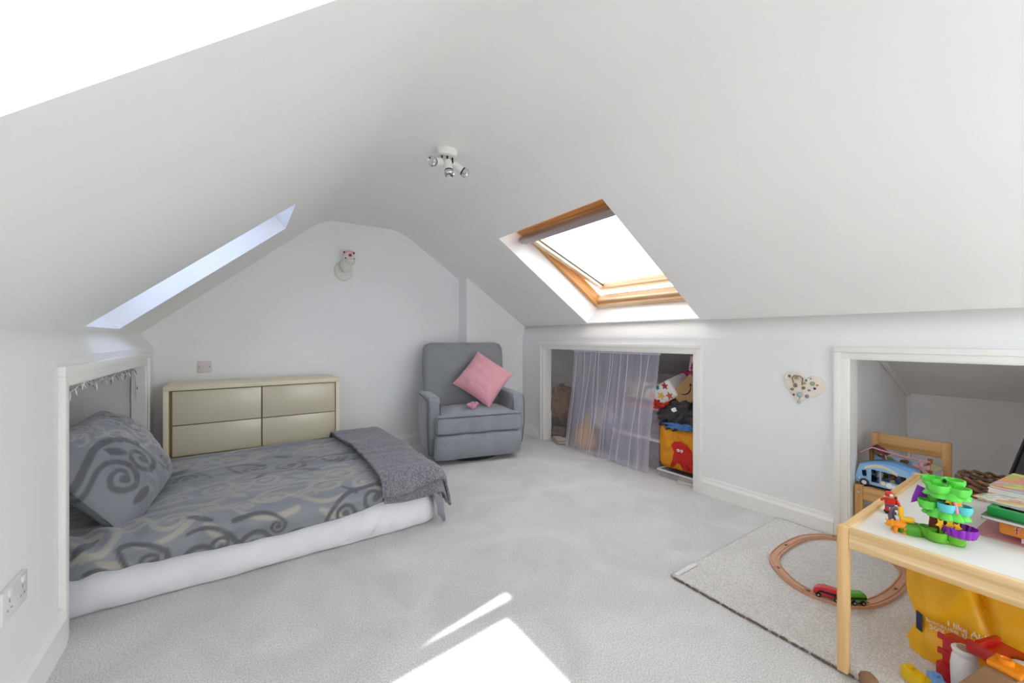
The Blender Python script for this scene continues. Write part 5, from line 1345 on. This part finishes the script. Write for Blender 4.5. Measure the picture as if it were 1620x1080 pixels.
# ------------------------------------------------------------------ yellow carrier bag under the table
bg_ = thing('carrier_bag', 'large yellow carrier bag with white lettering standing under the table', 'carrier bag', (1.95, .10, .0145))
def bx(y, z):
    """front surface of the bag (x) at height z"""
    x = 1.832 + .018 * fbm(y * 5, z * 5, 1.0, 3) + .015 * math.sin(z * 7)
    k = (y - .346)
    if k > 0: x += k * .9
    x += .026 * math.exp(-((y - .215 - (z - .2) * .22) / .012) ** 2) * min(1, max(0, z - .10) * 9) - .012 * math.exp(-((y - .06) / .02) ** 2) - .016 * math.exp(-((y - .285 + (z - .2) * .5) / .03) ** 2) * max(0, min(1, (z - .12) * 8))
    x += .020 * math.exp(-((z - .10) / .035) ** 2) * max(0, min(1, (y - .24) / .08))
    return x
def bagshape():
    ny, nz_ = 80, 48; V = []; 
    for i in range(ny):
        for j in range(nz_):
            z = .36 * j / (nz_ - 1); left = .398 - .030 * math.exp(-((z - .10) / .06) ** 2) - .012 * (z < .02)
            y = -.16 + (left + .16) * i / (ny - 1)
            V.append((bx(y, z) - 1.95, y - .10, z))
    n1 = len(V); F = grid_faces(ny, nz_)
    # back sheet
    for i in range(ny):
        for j in range(nz_):
            z = .36 * j / (nz_ - 1); left = .395 - .02 * math.exp(-((z - .10) / .06) ** 2); y = -.16 + (left + .16) * i / (ny - 1)
            V.append((2.06 + .02 * fbm(y * 4, z * 4, 7.0, 2) - 1.95, y - .10, z))
    F += [tuple(q + n1 for q in f[::-1]) for f in grid_faces(ny, nz_)]
    for j in range(nz_ - 1):
        for i in (0, ny - 1): a = i * nz_ + j; F.append((a, a + 1, a + 1 + n1, a + n1))
    for i in range(ny - 1): a = i * nz_; F.append((a, a + nz_, a + nz_ + n1, a + n1))
    return V, F
mesh_obj('bag_body', *bagshape(), mat('yellow_bag', 'ecb00a', .45, var=.06, vscale=7, bump=.2, bscale=18), bg_, 40)
M_PRINT = mat('white_print', 'f2ead2', .6)
def bag_text(s, size, y_left, z, bold=True, m=M_PRINT, tilt=-.03):
    v_, f_ = text_mesh(s, size, bold=bold); V = []
    for a, b, d in v_:
        y = y_left - a; zz = z + b + tilt * a; V.append((bx(y, zz) - .003 - 1.95, y - .10, zz))
    mesh_obj('lettering', V, f_, m, bg_, None)
bag_text('I like Aldi', .0225, .292, .134); bag_text('because this bag contains', .0225, .340, .118); bag_text('50% recycled plastic', .0225, .335, .096)
def bag_patch(y0, y1, z0, z1, m, off, nm):
    V = [(bx(y, z) - off - 1.95, y - .10, z) for y, z in ((y0, z0), (y1, z0), (y1, z1), (y0, z1))]; mesh_obj(nm, V, [(0, 1, 2, 3)], m, bg_, None)
bag_patch(.366, .349, .075, .135, mat('navy_print', '1c2350', .5), .0035, 'logo_panel')
for z0, c in ((.118, '4f9ad0'), (.104, '4f9ad0'), (.090, 'b8342c'), (.080, 'd98a2a')):
    bag_patch(.363, .352, z0, z0 + .007, mat('logo_' + c, c, .5), .0048, 'logo_stripe')

# ------------------------------------------------------------------ toys on the floor in front of the bag
RDP = mat('toy_red_gloss', 'b8101c', .25, coat=.4); WHP = mat('toy_white', 'e4e2e4', .3); BRP = mat('toy_roof_brown', '96714f', .55, bump=.1)
ph_ = thing('toy_barn', 'red and white toy play barn with a round white silo', 'playset', (1.742, .240, .0145), math.radians(-20))
bm = B(); lathe(bm, [(0, 0), (.028, 0), (.030, .05), (.031, .08), (.028, .108), (.024, .118), (.027, .122), (.029, .131), (.025, .135), (0, .135)], (0, 0, 0), 26); silo = obj('silo', bm, WHP, ph_, 50)
bm = B(); lathe(bm, [(0, .1352), (.018, .1352), (.018, .1365), (0, .1365)], (0, 0, 0), 20); obj('silo_cap', bm, mat('cap_grey', '9a938a', .4), silo)
bm = B(); box(bm, .010, .055, .010, .060, 0, .135, .006); box(bm, .0, .050, .030, .070, .0, .05, .006); obj('red_wall', bm, RDP, ph_)
for z in (.03, .075, .12):
    bm = B(); box(bm, .004, .012, .022, .068, z, z + .018, .003); obj('brick_course', bm, RDP, ph_)
def plate_hole():
    bm = B(); o_ = [(-.03, -.02), (.072, -.04), (.072, -.27), (-.03, -.22)]
    for zz in (.158, .172):
        a = [bm.verts.new((x, y, zz)) for x, y in o_]
        h1 = [bm.verts.new((.026 + .028 * math.cos(2 * PI * k / 20), -.130 + .050 * math.sin(2 * PI * k / 20), zz)) for k in range(20)]
        es = [bm.edges.new((a[i], a[(i + 1) % 4])) for i in range(4)] + [bm.edges.new((h1[i], h1[(i + 1) % 20])) for i in range(20)]
        bmesh.ops.triangle_fill(bm, use_beauty=True, edges=es)
    return bm
bm = plate_hole(); bmesh.ops.remove_doubles(bm, verts=bm.verts[:], dist=.0001); obj('red_roof', bm, RDP, ph_, None)
bm = B(); box(bm, -.034, -.022, -.205, -.018, .150, .186, .004); obj('roof_edge', bm, RDP, ph_)
bm = B(); box(bm, -.02, .070, -.042, -.028, .150, .186, .004); obj('roof_edge', bm, RDP, ph_)
bm = B(); lathe(bm, [(0, .160), (.027, .160), (.027, .164), (0, .164)], (.026, -.130, 0), 20, None, 1.0, 1.8); obj('white_panel', bm, WHP, ph_)
bm = B(); box(bm, -.01, .062, -.20, -.06, 0, .155, .004); obj('barn_body', bm, WHP, ph_)
br = thing('toy_house', 'brown sloping toy house roof with an orange chimney block', 'toy house', (1.635, .155, .0145), math.radians(-12))
bm = B(); prism(bm, [(-.075, .0), (.075, .0), (.075, .115), (.030, .185), (-.026, .185), (-.075, .10)], (-.045, 0, 0), (0, -1, 0), (0, 0, 1), (.09, 0, 0), .003); obj('roof_shell', bm, BRP, br, 30)
bm = B(); box(bm, -.03, .03, -.034, .026, .185, .200, .005); ch_ = obj('chimney_block', bm, ORG, br)
bm = B(); lathe(bm, [(0, .199), (.015, .199), (.014, .209), (.010, .211), (.008, .206), (0, .205)], (0, .0, 0), 20); obj('chimney_stud', bm, ORG, ch_)
bm = B(); prism(bm, [(.030, .10), (.080, .085), (.080, .075), (.030, .088)], (-.05, 0, 0), (0, 1, 0), (0, 0, 1), (.08, 0, 0)); obj('eave', bm, mat('toy_butter', 'dfc27a', .5), br)
def block(loc, rz, m, label):
    t = thing('building_block', label, 'toy block', loc, rz, 'loose building blocks')
    bm = B(); box(bm, -.032, .032, -.016, .016, 0, .038, .002); obj('brick_body', bm, m, t)
    for x in (-.016, .016):
        bm = B(); lathe(bm, [(0, .038), (.009, .038), (.009, .045), (.006, .045), (0, .043)], (x, 0, 0), 16); obj('stud', bm, m, t)
block((1.675, .330, .0145), 1.0, mat('block_yellow', 'e6bd0c', .35), 'yellow building block on the rug by the carrier bag'); block((1.690, .288, .0145), .4, mat('block_blue', '6fa6e0', .35), 'light blue building block beside the yellow one')
t = bmesh.new(); bmesh.ops.create_icosphere(t, subdivisions=2, radius=1)
for v in t.verts: v.co = Vector((v.co.x * .022, v.co.y * .024, max(-.012, v.co.z * .020))) * (1 + .12 * nz(v.co.x * 2, v.co.y * 2, v.co.z * 2))
bm = B(); add(bm, t); o = obj('wooden_nugget', bm, mat('nugget_brown', '8a6a4c', .6, var=.1), None, 25); o.location = (1.560, .410, .028); tag(o, 'faceted brown wooden toy lying over the rug edge', 'toy')
